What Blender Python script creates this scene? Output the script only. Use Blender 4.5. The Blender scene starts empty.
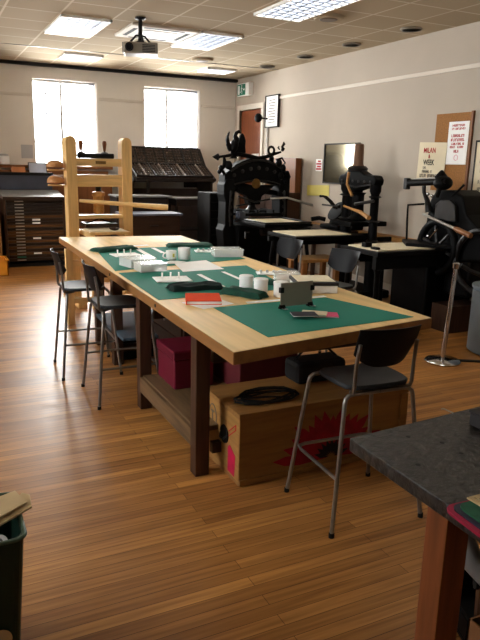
import bpy, bmesh, math, random
from mathutils import Vector, Matrix
random.seed(7)
S = bpy.context.scene
COL = S.collection
PI = math.pi
# ------------------------------------------------------------------ camera
F = 640.0; H = 1.65
PITCH, ROLL, YAW = (math.radians(a) for a in (13.7, 1.36, 26.2))
fwd = Vector((math.sin(YAW)*math.cos(PITCH), math.cos(YAW)*math.cos(PITCH), -math.sin(PITCH)))
rt0 = Vector((math.cos(YAW), -math.sin(YAW), 0)); up0 = rt0.cross(fwd)
rt = math.cos(ROLL)*rt0 + math.sin(ROLL)*up0; up = -math.sin(ROLL)*rt0 + math.cos(ROLL)*up0
CAM = Vector((0, 0, H))
cd = bpy.data.cameras.new('camera'); co = bpy.data.objects.new('camera', cd); COL.objects.link(co)
co.matrix_world = Matrix((( rt.x, up.x, -fwd.x, 0), (rt.y, up.y, -fwd.y, 0), (rt.z, up.z, -fwd.z, H), (0, 0, 0, 1)))
cd.sensor_fit = 'VERTICAL'; cd.sensor_height = 24; cd.lens = 24*F/640; cd.clip_start = .05
S.camera = co
def ray(u, v): return rt*(u-240)/F - up*(v-320)/F + fwd
def atz(u, v, z=0): d = ray(u, v); return CAM + d*((z-H)/d.z)
def aty(u, v, y): d = ray(u, v); return CAM + d*(y/d.y)
def atx(u, v, x): d = ray(u, v); return CAM + d*(x/d.x)

# ------------------------------------------------------------------ materials
MATS = {}
def lin(c):
    return tuple(((v/255)/12.92 if v/255 <= .04045 else ((v/255+.055)/1.055)**2.4) for v in c)
def mat(name, rgb, rough=.6, metal=0., var=.12, scale=6., bump=0., coat=0., spec=.28, stretch=(1, 1, 1), trans=0.):
    if name in MATS: return MATS[name]
    m = bpy.data.materials.new(name); m.use_nodes = True; nt = m.node_tree; b = nt.nodes['Principled BSDF']
    c = lin(rgb)
    tc = nt.nodes.new('ShaderNodeTexCoord'); mp = nt.nodes.new('ShaderNodeMapping'); mp.inputs['Scale'].default_value = stretch
    no = nt.nodes.new('ShaderNodeTexNoise'); no.inputs['Scale'].default_value = scale; no.inputs['Detail'].default_value = 5
    nt.links.new(tc.outputs['Object'], mp.inputs[0]); nt.links.new(mp.outputs[0], no.inputs['Vector'])
    cr = nt.nodes.new('ShaderNodeValToRGB')
    cr.color_ramp.elements[0].position = .3; cr.color_ramp.elements[1].position = .7
    cr.color_ramp.elements[0].color = tuple(v*(1-var) for v in c)+(1,)
    cr.color_ramp.elements[1].color = tuple(min(1, v*(1+var)) for v in c)+(1,)
    nt.links.new(no.outputs[0], cr.inputs[0]); nt.links.new(cr.outputs[0], b.inputs['Base Color'])
    b.inputs['Roughness'].default_value = rough; b.inputs['Metallic'].default_value = metal
    b.inputs['Specular IOR Level'].default_value = spec; b.inputs['Coat Weight'].default_value = coat
    b.inputs['Transmission Weight'].default_value = trans
    if bump:
        bp = nt.nodes.new('ShaderNodeBump'); bp.inputs['Strength'].default_value = bump; bp.inputs['Distance'].default_value = .01
        nt.links.new(no.outputs[0], bp.inputs['Height']); nt.links.new(bp.outputs[0], b.inputs['Normal'])
    MATS[name] = m; return m
def wood(name, rgb, rough=.5, axis='x', var=.25, scale=5, coat=0):
    st = {'x': (.6, 7, 7), 'y': (7, .6, 7), 'z': (7, 7, .6)}[axis]
    return mat(name, rgb, rough, 0, var, scale, .12, coat, .28, st)
def emis(name, rgb, s):
    m = bpy.data.materials.new(name); m.use_nodes = True; nt = m.node_tree; nt.nodes.clear()
    e = nt.nodes.new('ShaderNodeEmission'); o = nt.nodes.new('ShaderNodeOutputMaterial')
    e.inputs[0].default_value = lin(rgb)+(1,); e.inputs[1].default_value = s; nt.links.new(e.outputs[0], o.inputs[0]); return m

def floor_mat():
    m = bpy.data.materials.new('floorboards'); m.use_nodes = True; nt = m.node_tree; b = nt.nodes['Principled BSDF']
    N = nt.nodes.new; L = nt.links.new
    tc = N('ShaderNodeTexCoord'); br = N('ShaderNodeTexBrick')
    br.offset = .37; br.offset_frequency = 2
    for k, v in (('Scale', 1), ('Mortar Size', .0012), ('Mortar Smooth', .3), ('Bias', 0), ('Brick Width', 1.7), ('Row Height', .062)): br.inputs[k].default_value = v
    br.inputs['Color1'].default_value = lin((202, 147, 82))+(1,); br.inputs['Color2'].default_value = lin((158, 108, 58))+(1,)
    br.inputs['Mortar'].default_value = lin((58, 34, 20))+(1,)
    L(tc.outputs['Object'], br.inputs['Vector'])
    mp = N('ShaderNodeMapping'); mp.inputs['Scale'].default_value = (.7, 16, 1); L(tc.outputs['Object'], mp.inputs[0])
    no = N('ShaderNodeTexNoise'); no.inputs['Scale'].default_value = 3; no.inputs['Detail'].default_value = 6; L(mp.outputs[0], no.inputs['Vector'])
    cr = N('ShaderNodeValToRGB'); cr.color_ramp.elements[0].position = .3; cr.color_ramp.elements[1].position = .72
    cr.color_ramp.elements[0].color = (.62, .55, .5, 1); cr.color_ramp.elements[1].color = (1.15, 1.12, 1.05, 1)
    L(no.outputs[0], cr.inputs[0])
    mx = N('ShaderNodeMix'); mx.data_type = 'RGBA'; mx.blend_type = 'MULTIPLY'; mx.inputs[0].default_value = 1
    L(br.outputs['Color'], mx.inputs[6]); L(cr.outputs[0], mx.inputs[7])
    n2 = N('ShaderNodeTexNoise'); n2.inputs['Scale'].default_value = 1.1; n2.inputs['Detail'].default_value = 4; L(tc.outputs['Object'], n2.inputs['Vector'])
    c2 = N('ShaderNodeValToRGB'); c2.color_ramp.elements[0].position = .35; c2.color_ramp.elements[1].position = .7
    c2.color_ramp.elements[0].color = (.8, .76, .74, 1); c2.color_ramp.elements[1].color = (1.08, 1.08, 1.08, 1); L(n2.outputs[0], c2.inputs[0])
    m2 = N('ShaderNodeMix'); m2.data_type = 'RGBA'; m2.blend_type = 'MULTIPLY'; m2.inputs[0].default_value = 1
    L(mx.outputs[2], m2.inputs[6]); L(c2.outputs[0], m2.inputs[7]); L(m2.outputs[2], b.inputs['Base Color'])
    b.inputs['Specular IOR Level'].default_value = .25
    n3 = N('ShaderNodeTexNoise'); n3.inputs['Scale'].default_value = 9; n3.inputs['Detail'].default_value = 5; L(tc.outputs['Object'], n3.inputs['Vector'])
    mr = N('ShaderNodeMapRange'); mr.inputs[3].default_value = .3; mr.inputs[4].default_value = .5; L(n3.outputs[0], mr.inputs[0]); L(mr.outputs[0], b.inputs['Roughness'])
    bp = N('ShaderNodeBump'); bp.inputs['Strength'].default_value = .12; bp.inputs['Distance'].default_value = .004
    L(no.outputs[0], bp.inputs['Height']); L(bp.outputs[0], b.inputs['Normal'])
    return m
def ceiling_mat():
    m = bpy.data.materials.new('ceiling_tiles'); m.use_nodes = True; nt = m.node_tree; b = nt.nodes['Principled BSDF']
    N = nt.nodes.new; L = nt.links.new
    tc = N('ShaderNodeTexCoord'); mp = N('ShaderNodeMapping'); mp.inputs['Location'].default_value = (.573*10-1.5, .573*10-7.62, 0)
    L(tc.outputs['Object'], mp.inputs[0])
    br = N('ShaderNodeTexBrick'); br.offset = 0
    for k, v in (('Scale', 1), ('Mortar Size', .012), ('Mortar Smooth', .1), ('Bias', 0), ('Brick Width', .573), ('Row Height', .573)): br.inputs[k].default_value = v
    br.inputs['Color1'].default_value = lin((176, 160, 136))+(1,); br.inputs['Color2'].default_value = lin((168, 152, 128))+(1,); br.inputs['Mortar'].default_value = lin((206, 194, 172))+(1,)
    L(mp.outputs[0], br.inputs['Vector']); L(br.outputs['Color'], b.inputs['Base Color'])
    b.inputs['Roughness'].default_value = 1; b.inputs['Specular IOR Level'].default_value = .05
    return m
def slate_mat():
    m = mat('slate_worktop', (40, 35, 31), .42, 0, .95, 30, 1., 0, .4)
    return m
def glass_mat():
    m = bpy.data.materials.new('window_glass'); m.use_nodes = True; nt = m.node_tree; nt.nodes.clear(); N = nt.nodes.new; L = nt.links.new
    o = N('ShaderNodeOutputMaterial'); t = N('ShaderNodeBsdfTransparent'); g = N('ShaderNodeBsdfGlossy'); g.inputs['Roughness'].default_value = .02
    f = N('ShaderNodeFresnel'); f.inputs[0].default_value = 1.45; x = N('ShaderNodeMixShader')
    no = N('ShaderNodeTexNoise'); no.inputs['Scale'].default_value = 2; cr = N('ShaderNodeValToRGB'); cr.color_ramp.elements[0].color = (.93, .96, .97, 1); cr.color_ramp.elements[1].color = (1, 1, 1, 1)
    L(no.outputs[0], cr.inputs[0]); L(cr.outputs[0], t.inputs[0])
    L(f.outputs[0], x.inputs[0]); L(t.outputs[0], x.inputs[1]); L(g.outputs[0], x.inputs[2]); L(x.outputs[0], o.inputs[0]); return m
def clear_plastic():
    m = bpy.data.materials.new('frosted_plastic'); m.use_nodes = True; nt = m.node_tree; b = nt.nodes['Principled BSDF']; N = nt.nodes.new; L = nt.links.new
    o = nt.nodes['Material Output']; t = N('ShaderNodeBsdfTransparent'); x = N('ShaderNodeMixShader'); x.inputs[0].default_value = .34
    b.inputs['Base Color'].default_value = (.86, .9, .88, 1); b.inputs['Roughness'].default_value = .25
    no = N('ShaderNodeTexNoise'); no.inputs['Scale'].default_value = 12; cr = N('ShaderNodeValToRGB'); cr.color_ramp.elements[0].color = (.9, .93, .91, 1); cr.color_ramp.elements[1].color = (.98, .99, .98, 1)
    L(no.outputs[0], cr.inputs[0]); L(cr.outputs[0], b.inputs['Base Color'])
    L(t.outputs[0], x.inputs[1]); L(b.outputs[0], x.inputs[2]); L(x.outputs[0], o.inputs[0]); return m

M = dict(
 floor=floor_mat(), ceil=ceiling_mat(), slate=slate_mat(), glass=glass_mat(), clear=clear_plastic(),
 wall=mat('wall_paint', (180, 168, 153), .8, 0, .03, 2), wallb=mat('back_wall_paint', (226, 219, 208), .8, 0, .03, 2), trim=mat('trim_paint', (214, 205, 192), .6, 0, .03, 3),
 white=mat('white_paint', (244, 243, 240), .45, 0, .03, 5), paper=mat('white_paper', (250, 249, 246), .8, 0, .02, 5), cream=mat('cream_paper', (226, 214, 184), .8, 0, .04, 5),
 dark=mat('dark_gap', (22, 20, 20), .8), iron=mat('black_iron', (8, 8, 9), .55, 0, .3, 12, .15, 0, .08), iron2=mat('worn_iron', (28, 26, 26), .42, .2, .3, 12, .1, 0, .4),
 gold=mat('dull_brass', (122, 92, 48), .4, .8, .2, 12), steel=mat('brushed_steel', (178, 176, 172), .3, .9, .08, 30), chrome=mat('chrome', (205, 205, 208), .12, 1, .03, 10), tube=mat('grey_tube', (138, 133, 128), .32, .85, .08, 30),
 black=mat('black_plastic', (20, 20, 23), .45, 0, .1, 10, 0, 0, .15), seat=mat('charcoal_plastic', (34, 36, 40), .5, 0, .1, 10, 0, 0, .2), rub=mat('black_rubber', (20, 20, 20), .7),
 maple=wood('pale_maple', (230, 194, 132), .6, 'y', .12, 3), mapleShade=wood('maple_shaded', (142, 98, 54), .5, 'y', .2, 3),  # second maple is the tabletop wood darkened to imitate its unlit edges
 pine=wood('pine_x', (216, 178, 118), .5, 'x', .14), pinez=wood('pine_z', (216, 178, 118), .5, 'z', .14), piney=wood('pine_y', (212, 174, 114), .5, 'y', .14),
 dwood=wood('dark_wood', (66, 42, 28), .55, 'z', .3), dwoodx=wood('dark_wood_x', (48, 32, 22), .5, 'x', .3), shelfw=wood('worn_shelf_wood', (104, 80, 54), .65, 'y', .3),
 bwood=wood('brown_wood', (122, 74, 40), .45, 'z', .2), bwoodx=wood('brown_wood_x', (126, 80, 44), .45, 'x', .25), oak=wood('oak_board', (170, 122, 66), .5, 'y', .2),
 door=wood('door_veneer', (132, 72, 42), .4, 'z', .15), leg=wood('table_leg_wood', (120, 66, 34), .5, 'z', .25), crate=wood('crate_ply', (146, 104, 56), .55, 'x', .18), cratey=wood('crate_ply_end', (160, 118, 64), .55, 'y', .18),
 mat=mat('green_mat', (40, 124, 106), .75, 0, .05, 3, 0, 0, .1), cloth=mat('dark_green_cloth', (20, 62, 48), .9, 0, .25, 12, .5), clothb=mat('black_green_cloth', (16, 34, 30), .9, 0, .3, 12, .5),
 orange=mat('orange_cover', (228, 72, 28), .9, 0, .05, 4, 0, 0, .05), navy=mat('navy_cover', (28, 26, 48), .5, 0, .1, 4), pink=mat('pink_cover', (216, 44, 104), .5, 0, .06, 4),
 yellow=mat('yellow_paper', (206, 190, 96), .7, 0, .06, 5), red=mat('red_ink', (186, 36, 44), .7, 0, .08, 8), redbox=mat('red_box', (104, 22, 42), .45, 0, .1, 4), ink=mat('black_ink', (40, 36, 36), .7), greyink=mat('grey_ink', (110, 104, 98), .7),
 magenta=mat('magenta_print', (186, 20, 66), .6, 0, .2, 14), redprint=mat('red_print', (150, 24, 38), .6, 0, .25, 18),
 cork=mat('cork', (150, 104, 58), .9, 0, .18, 60, .2), bluegrey=mat('bluegrey_paint', (62, 66, 78), .35, 0, .15, 4), greytop=mat('grey_top', (140, 138, 136), .3, 0, .12, 4), lgrey=mat('light_grey', (178, 176, 174), .5, 0, .05, 4),
 case=wood('type_case_wood', (36, 27, 23), .5, 'x', .25), casein=mat('case_bottom', (96, 80, 70), .7, 0, .45, 40), div=mat('case_divider', (88, 72, 62), .6, 0, .2, 20), divl=mat('case_light_edge', (150, 136, 124), .5, 0, .1, 20),
 leather=mat('tan_leather', (176, 124, 76), .5, 0, .15, 8), green=mat('sign_green', (20, 120, 92), .5, 0, .05, 4), binm=mat('dark_green_plastic', (20, 44, 34), .35, 0, .15, 5), binrim=mat('green_grey_rim', (66, 82, 64), .4, 0, .1, 5),
 card=mat('cardboard', (186, 160, 118), .85, 0, .06, 12), cardd=mat('brown_cardboard', (128, 84, 50), .85, 0, .1, 10), drape=mat('grey_plastic', (112, 120, 126), .45, 0, .08, 3), bluesh=mat('blue_grey_shelf', (78, 92, 104), .45, 0, .12, 4),
 felt=mat('green_felt', (36, 84, 60), .95, 0, .2, 40), crimson=mat('crimson_edge', (150, 22, 56), .7, 0, .1, 8), mirror=mat('picture_glass', (118, 110, 90), .1, .8, .04, 3), proj=mat('projector_shell', (140, 132, 120), .4, 0, .06, 6), disc=mat('downlight_reflector', (96, 80, 64), .4, .3, .15, 6),
)
M['lamp'] = emis('lamp_diffuser', (255, 248, 232), 4.5)
M['blind'] = mat('blind_fabric', (150, 160, 182), .6, 0, .05, 5)
M['drawerw'] = wood('drawer_wood', (92, 60, 32), .5, 'x', .3)
M['screen'] = mat('laptop_screen', (190, 196, 214), .3, 0, .1, 6)

# ------------------------------------------------------------------ mesh builder
class MB:
    def __init__(s): s.bm = bmesh.new()
    def poly(s, vs, fs):
        v = [s.bm.verts.new(p) for p in vs]
        for f in fs:
            try: s.bm.faces.new([v[i] for i in f])
            except ValueError: pass
        return s
    def box(s, x0, x1, y0, y1, z0, z1, R=None, c=None):
        vs = [Vector((x, y, z)) for z in (z0, z1) for y in (y0, y1) for x in (x0, x1)]
        if R is not None:
            c = Vector(c) if c else Vector(((x0+x1)/2, (y0+y1)/2, (z0+z1)/2))
            vs = [R @ (v-c) + c for v in vs]
        return s.poly(vs, [(0, 2, 3, 1), (4, 5, 7, 6), (0, 1, 5, 4), (2, 6, 7, 3), (0, 4, 6, 2), (1, 3, 7, 5)])
    def prism(s, pts, off):                       # pts: loop of 3D points, off: extrusion vector
        pts = [Vector(p) for p in pts]; off = Vector(off); n = len(pts)
        return s.poly(pts+[p+off for p in pts], [tuple(range(n))[::-1], tuple(range(n, 2*n))]+[(i, (i+1) % n, n+(i+1) % n, n+i) for i in range(n)])
    def slab(s, pts, z0, z1): return s.prism([(p[0], p[1], z0) for p in pts], (0, 0, z1-z0))
    def tube(s, pts, r, n=10, closed=False):
        pts = [Vector(p) for p in pts]; k = len(pts); rs = r if isinstance(r, (list, tuple)) else [r]*k
        rings = []; ref = None
        for i, p in enumerate(pts):
            a = pts[i-1] if (i or closed) else p; b = pts[(i+1) % k] if (i < k-1 or closed) else p
            t = (b-a).normalized()
            if ref is None:
                ref = Vector((0, 0, 1)) if abs(t.z) < .9 else Vector((1, 0, 0))
            u = (ref - t*ref.dot(t)).normalized(); w = t.cross(u); ref = u
            rings.append([s.bm.verts.new(p + (u*math.cos(q)+w*math.sin(q))*rs[i]) for q in (2*PI*j/n for j in range(n))])
        for i in range(k if closed else k-1):
            A, B = rings[i], rings[(i+1) % k]
            for j in range(n): s.bm.faces.new((A[j], A[(j+1) % n], B[(j+1) % n], B[j]))
        if not closed: s.bm.faces.new(rings[0][::-1]); s.bm.faces.new(rings[-1])
        return s
    def lathe(s, prof, c=(0, 0, 0), ax='z', n=20, d=None):      # prof: (radius, height) pairs
        c = Vector(c)
        if d is None: d = {'x': Vector((1, 0, 0)), 'y': Vector((0, 1, 0)), 'z': Vector((0, 0, 1))}[ax]
        d = Vector(d).normalized(); u = d.orthogonal().normalized(); w = d.cross(u)
        rings = [[s.bm.verts.new(c + d*h + (u*math.cos(q)+w*math.sin(q))*max(r, 1e-4)) for q in (2*PI*j/n for j in range(n))] for r, h in prof]
        for A, B in zip(rings, rings[1:]):
            for j in range(n): s.bm.faces.new((A[j], A[(j+1) % n], B[(j+1) % n], B[j]))
        s.bm.faces.new(rings[0][::-1]); s.bm.faces.new(rings[-1]); return s
    def ell(s, c, r, R=None, n=14, m=9):
        c = Vector(c); r = Vector(r); vs = []; rings = []
        for i in range(1, m):
            t = PI*i/m; ring = []
            for j in range(n):
                q = 2*PI*j/n; v = Vector((r.x*math.sin(t)*math.cos(q), r.y*math.sin(t)*math.sin(q), r.z*math.cos(t)))
                if R is not None: v = R @ v
                ring.append(s.bm.verts.new(c+v))
            rings.append(ring)
        def pole(z):
            v = Vector((0, 0, z)); v = R @ v if R is not None else v; return s.bm.verts.new(c+v)
        a, b = pole(r.z), pole(-r.z)
        for j in range(n):
            s.bm.faces.new((a, rings[0][j], rings[0][(j+1) % n])); s.bm.faces.new((b, rings[-1][(j+1) % n], rings[-1][j]))
        for A, B in zip(rings, rings[1:]):
            for j in range(n): s.bm.faces.new((A[j], B[j], B[(j+1) % n], A[(j+1) % n]))
        return s
OFF = {}
def build(name, mb, m, parent=None, smooth=False, bevel=0., sub=0, kind=None, local=False):
    bm = mb.bm; bmesh.ops.recalc_face_normals(bm, faces=bm.faces)
    if parent is not None: off = OFF[parent.name]
    elif local: off = Vector((0, 0, 0))
    else:
        xs = [v.co for v in bm.verts]
        off = Vector(((min(p.x for p in xs)+max(p.x for p in xs))/2, (min(p.y for p in xs)+max(p.y for p in xs))/2, min(p.z for p in xs)))
    if kind == 'structure': off = Vector((0, 0, 0))
    bmesh.ops.translate(bm, verts=bm.verts, vec=-off)
    me = bpy.data.meshes.new(name); bm.to_mesh(me); bm.free()
    for p in me.polygons: p.use_smooth = smooth
    me.materials.append(M[m] if isinstance(m, str) else m)
    o = bpy.data.objects.new(name, me); COL.objects.link(o)
    if parent is not None: o.parent = parent
    else: o.location = off
    OFF[o.name] = off
    if smooth and not sub:
        md = o.modifiers.new('e', 'EDGE_SPLIT'); md.split_angle = math.radians(40)
    if bevel:
        md = o.modifiers.new('b', 'BEVEL'); md.width = bevel; md.segments = 2; md.limit_method = 'ANGLE'; md.angle_limit = math.radians(40)
    if sub:
        md = o.modifiers.new('s', 'SUBSURF'); md.levels = sub; md.render_levels = sub
    if kind: o['kind'] = kind
    return o
def tag(o, label, cat, group=None):
    o['label'] = label; o['category'] = cat
    if group: o['group'] = group
    return o
def thing(name, label, cat, loc, group=None, rz=0):
    o = bpy.data.objects.new(name, None); COL.objects.link(o); o.empty_display_size = .05
    o.location = loc; o.rotation_euler.z = rz; OFF[o.name] = Vector(loc)
    return tag(o, label, cat, group)
def dup(root, loc, rz, label, group=None):
    r = root.copy(); COL.objects.link(r); r.location = loc; r.rotation_euler.z = rz; r['label'] = label
    if group: r['group'] = group
    for ch in list(root.children):
        c = ch.copy(); COL.objects.link(c); c.parent = r
        for g in list(ch.children):
            d = g.copy(); COL.objects.link(d); d.parent = c
    return r
def lettering(s, size, pos, xa, ya, m, parent, name='lettering', w=None, bold=.0):
    cu = bpy.data.curves.new('t', 'FONT'); cu.body = s; cu.size = size; cu.align_x = 'CENTER'; cu.extrude = .0008; cu.offset = bold
    ob = bpy.data.objects.new('t', cu); COL.objects.link(ob); bpy.context.view_layer.update()
    dg = bpy.context.evaluated_depsgraph_get(); me = bpy.data.meshes.new_from_object(ob.evaluated_get(dg))
    bpy.data.objects.remove(ob)
    xa = Vector(xa).normalized(); ya = Vector(ya).normalized(); za = xa.cross(ya)
    ww = max(v.co.x for v in me.vertices)-min(v.co.x for v in me.vertices); k = (w/ww) if w else 1
    off = OFF[parent.name]
    for v in me.vertices: v.co = Vector(pos) + xa*v.co.x*k + ya*v.co.y + za*v.co.z - off
    me.materials.clear(); me.materials.append(M[m]); me.name = name
    o = bpy.data.objects.new(name, me); COL.objects.link(o); o.parent = parent; OFF[o.name] = off; return o
WX, WY = Vector((0, -1, 0)), Vector((0, 0, 1))      # text axes on the right wall
def Rz(a): return Matrix.Rotation(math.radians(a), 3, 'Z')
def Rx(a): return Matrix.Rotation(math.radians(a), 3, 'X')
def Ry(a): return Matrix.Rotation(math.radians(a), 3, 'Y')

# ------------------------------------------------------------------ room shell
XR, YB, ZC = 5.5, 11.6, 3.19; XL, YF = -2.4, -3.0
build('floor', MB().box(XL, XR+.2, YF, YB+.3, -.05, 0), 'floor', kind='structure')
build('ceiling', MB().box(XL, XR+.2, YF, YB+.3, ZC, ZC+.1), 'ceil', kind='structure')
# right wall with door opening
DY0, DY1, DZ = 10.5, 11.38, 2.62
w = MB(); w.box(XR, XR+.2, YF, DY0, 0, ZC); w.box(XR, XR+.2, DY1, YB+.3, 0, ZC); w.box(XR, XR+.2, DY0, DY1, DZ, ZC); w.box(XR+.12, XR+.2, DY0, DY1, 0, DZ)
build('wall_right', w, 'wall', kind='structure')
# unseen left wall; its two tall windows are added for side light
LW_ADDED = [(2.6, 4.4), (6.6, 8.4)]
w = MB(); w.box(XL-.2, XL, YF, LW_ADDED[0][0], 0, ZC); w.box(XL-.2, XL, LW_ADDED[0][1], LW_ADDED[1][0], 0, ZC); w.box(XL-.2, XL, LW_ADDED[1][1], YB+.3, 0, ZC)
for a, b in LW_ADDED: w.box(XL-.2, XL, a, b, 0, 1.3); w.box(XL-.2, XL, a, b, 2.9, ZC)
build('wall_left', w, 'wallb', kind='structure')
build('wall_front', MB().box(XL-.2, XR+.2, YF-.2, YF, 0, ZC), 'wallb', kind='structure')
WIN = [(1.775, 2.845), (3.70, 4.765)]; WZ0, WZ1 = 1.55, 2.95
w = MB(); xs = [XL, WIN[0][0], WIN[0][1], WIN[1][0], WIN[1][1], XR]
for a, b in ((xs[0], xs[1]), (xs[2], xs[3]), (xs[4], xs[5])): w.box(a, b, YB, YB+.3, 0, ZC)
for a, b in WIN: w.box(a, b, YB, YB+.3, 0, WZ0); w.box(a, b, YB, YB+.3, WZ1, ZC)
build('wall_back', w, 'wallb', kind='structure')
def window(n, ax, a, b, z0, z1, pos):
    f = MB(); B = (lambda u0, u1, v0, v1, d0, d1: f.box(u0, u1, pos+d0, pos+d1, v0, v1)) if ax == 'y' else (lambda u0, u1, v0, v1, d0, d1: f.box(pos-d1, pos-d0, u0, u1, v0, v1))
    t = .035
    B(a, a+t, z0, z1, 0, .06); B(b-t, b, z0, z1, 0, .06); B(a, b, z0, z0+t, 0, .06); B(a, b, z1-t, z1, 0, .06)
    m = a+(b-a)*.46; B(m-.02, m+.02, z0, z1, -.01, .06)
    for zz in (z0+.28*(z1-z0), z0+.62*(z1-z0), z1-.15*(z1-z0)): B(a, b, zz-.01, zz+.01, .02, .045)
    for x0, x1 in ((a, m), (m, b)): xx = (x0+x1)/2; B(xx-.009, xx+.009, z0, z1, .02, .045)
    o = build('window_%d' % n, f, 'lgrey', kind='structure', bevel=.003)
    g = MB()
    if ax == 'y': g.box(a, b, pos+.03, pos+.034, z0, z1)
    else: g.box(pos-.034, pos-.03, a, b, z0, z1)
    OFF[o.name] = Vector((0, 0, 0)); build('pane', g, 'glass', o)
    h = MB(); 
    if ax == 'y': h.tube([(m, pos-.015, z0+.1), (m, pos-.03, z0+.16), (m, pos-.015, z0+.22)], .008); build('handle', h, 'steel', o)
window(1, 'y', *WIN[0], WZ0, WZ1, YB+.2); window(2, 'y', *WIN[1], WZ0, WZ1, YB+.2)
for i, (a, b) in enumerate(LW_ADDED): window(3+i, 'x', a, b, 1.3, 2.9, XL-.08)  # out of view, added only to let light in from the left
# curtain-like vertical blind gathered at the right side of each back window
for i, (a, b) in enumerate(WIN):
    t = thing('vertical_blind', 'pale blue-grey vertical blind gathered at the right side of the %s window' % ('left' if i == 0 else 'right'), 'blind', (b-.06, YB+.12, WZ0), 'vertical blinds in the windows')
    build('head_rail', MB().box(a+.02, b-.01, YB+.10, YB+.14, WZ1-.035, WZ1-.003), 'lgrey', t)
    for k in range(4 if i == 0 else 6): build('slat', MB().box(b-.03-k*.026, b-.027-k*.026, YB+.07, YB+.16, WZ0+.03, WZ1-.035), 'blind', t)
# trims
build('trim_1', MB().box(XR-.02, XR, YF, DY0-.12, 2.72, 2.765), 'trim', kind='structure', bevel=.006)
w = MB(); w.box(XL, WIN[0][0]-.03, YB-.02, YB, 2.66, 2.71); w.box(WIN[0][1]+.03, WIN[1][0]-.03, YB-.02, YB, 2.66, 2.71); w.box(WIN[1][1]+.03, XR, YB-.02, YB, 2.66, 2.71)
build('trim_2', w, 'trim', kind='structure', bevel=.006)
build('trim_3', MB().box(XL, XR, YB-.10, YB, ZC-.05, ZC-.004), 'dark', kind='structure')
build('trim_4', MB().box(XL, XR, 9.93, 9.95, ZC-.008, ZC), 'proj', kind='structure')
build('trim_5', MB().box(XL, WIN[0][1]+.2, YB-.2, YB, 1.5, 1.55).box(WIN[1][0]-.2, WIN[1][1]+.1, YB-.12, YB, 1.5, 1.55), 'bwoodx', kind='structure', bevel=.004)
build('trim_6', MB().box(XR-.16, XR, 2.0, 8.95, .73, .79), 'oak', kind='structure', bevel=.004)
build('baseboard_right', MB().box(XR-.02, XR, YF, DY0-.1, 0, .14), 'trim', kind='structure')
build('baseboard_back', MB().box(XL, XR, YB-.02, YB, 0, .14), 'trim', kind='structure')
# wall panel joint lines on the back wall
# door
f = MB(); f.box(XR-.02, XR+.12, DY0-.09, DY0, 0, DZ+.09); f.box(XR-.02, XR+.12, DY1, DY1+.09, 0, DZ+.09); f.box(XR-.02, XR+.12, DY0, DY1, DZ, DZ+.09)
build('trim_7', f, 'trim', kind='structure', bevel=.004)
d = build('door_1', MB().box(XR+.03, XR+.075, DY0+.004, DY1-.004, .01, DZ-.004), 'door', kind='structure', bevel=.002)
build('door_handle', MB().tube([(XR+.03, DY0+.08, 1.05), (XR-.02, DY0+.08, 1.05), (XR-.02, DY0+.2, 1.05)], .01), 'steel', d)
build('notice', MB().box(XR+.024, XR+.029, 10.62, 10.9, 1.62, 1.84), 'paper', d)

# ------------------------------------------------------------------ ceiling fittings
def light_panel(x0, x1, y0, y1, label):
    t = thing('ceiling_light', label, 'ceiling light', ((x0+x1)/2, (y0+y1)/2, ZC-.03), 'recessed louvre ceiling lights')
    f = MB(); z0, z1 = ZC-.03, ZC-.001; e = .02
    f.box(x0, x1, y0, y0+e, z0, z1); f.box(x0, x1, y1-e, y1, z0, z1); f.box(x0, x0+e, y0, y1, z0, z1); f.box(x1-e, x1, y0, y1, z0, z1)
    build('frame', f, 'white', t); build('diffuser', MB().box(x0+e, x1-e, y0+e, y1-e, ZC-.006, ZC-.002), 'lamp', t)
    g = MB(); nx, ny = 5, max(2, int((y1-y0)/.11))
    for i in range(1, nx): x = x0+(x1-x0)*i/nx; g.box(x-.011, x+.011, y0+e, y1-e, z0+.002, z1-.006)
    for i in range(1, ny): y = y0+(y1-y0)*i/ny; g.box(x0+e, x1-e, y-.014, y+.014, z0+.002, z1-.006)
    build('louvre', g, 'blind', t)
light_panel(1.51, 2.07, 7.64, 8.74, 'lit louvre ceiling light over the wooden press, leftmost large one in the photo')
light_panel(3.16, 3.72, 7.64, 8.74, 'lit louvre ceiling light just right of the ceiling projector')
light_panel(3.27, 3.83, 5.3, 6.5, 'lit louvre ceiling light cut off by the top edge of the photo')
light_panel(2.05, 2.62, 10.2, 10.72, 'small lit ceiling light above the left window')
light_panel(4.40, 4.92, 10.35, 10.85, 'small lit ceiling light above the far right corner near the door')
light_panel(1.51, 2.07, 4.6, 5.7, 'louvre ceiling light over the left side of the worktable, outside the photo')
light_panel(3.27, 3.83, 2.9, 4.0, 'louvre ceiling light over the right end of the worktable, outside the photo')
light_panel(.2, .76, 1.2, 2.3, 'louvre ceiling light near the camera, outside the photo')
DL = ['nearest', 'second nearest', 'third', 'farthest']
for i, y in enumerate((6.23, 7.38, 8.52, 9.69)):
    t = thing('ceiling_downlight', 'round dark ceiling downlight along the right wall, %s of the row of four' % DL[i], 'downlight', (5.145, y, ZC-.02), 'downlights along the right wall')
    build('trim_ring', MB().lathe([(.115, .0), (.125, .008), (.12, .019), (.085, .019), (.085, .004), (.1, 0)], (5.145, y, ZC-.02)), 'proj', t, smooth=True)
    build('reflector', MB().lathe([(.084, .003), (.084, .018)], (5.145, y, ZC-.02)), 'disc', t, smooth=True)
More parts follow.
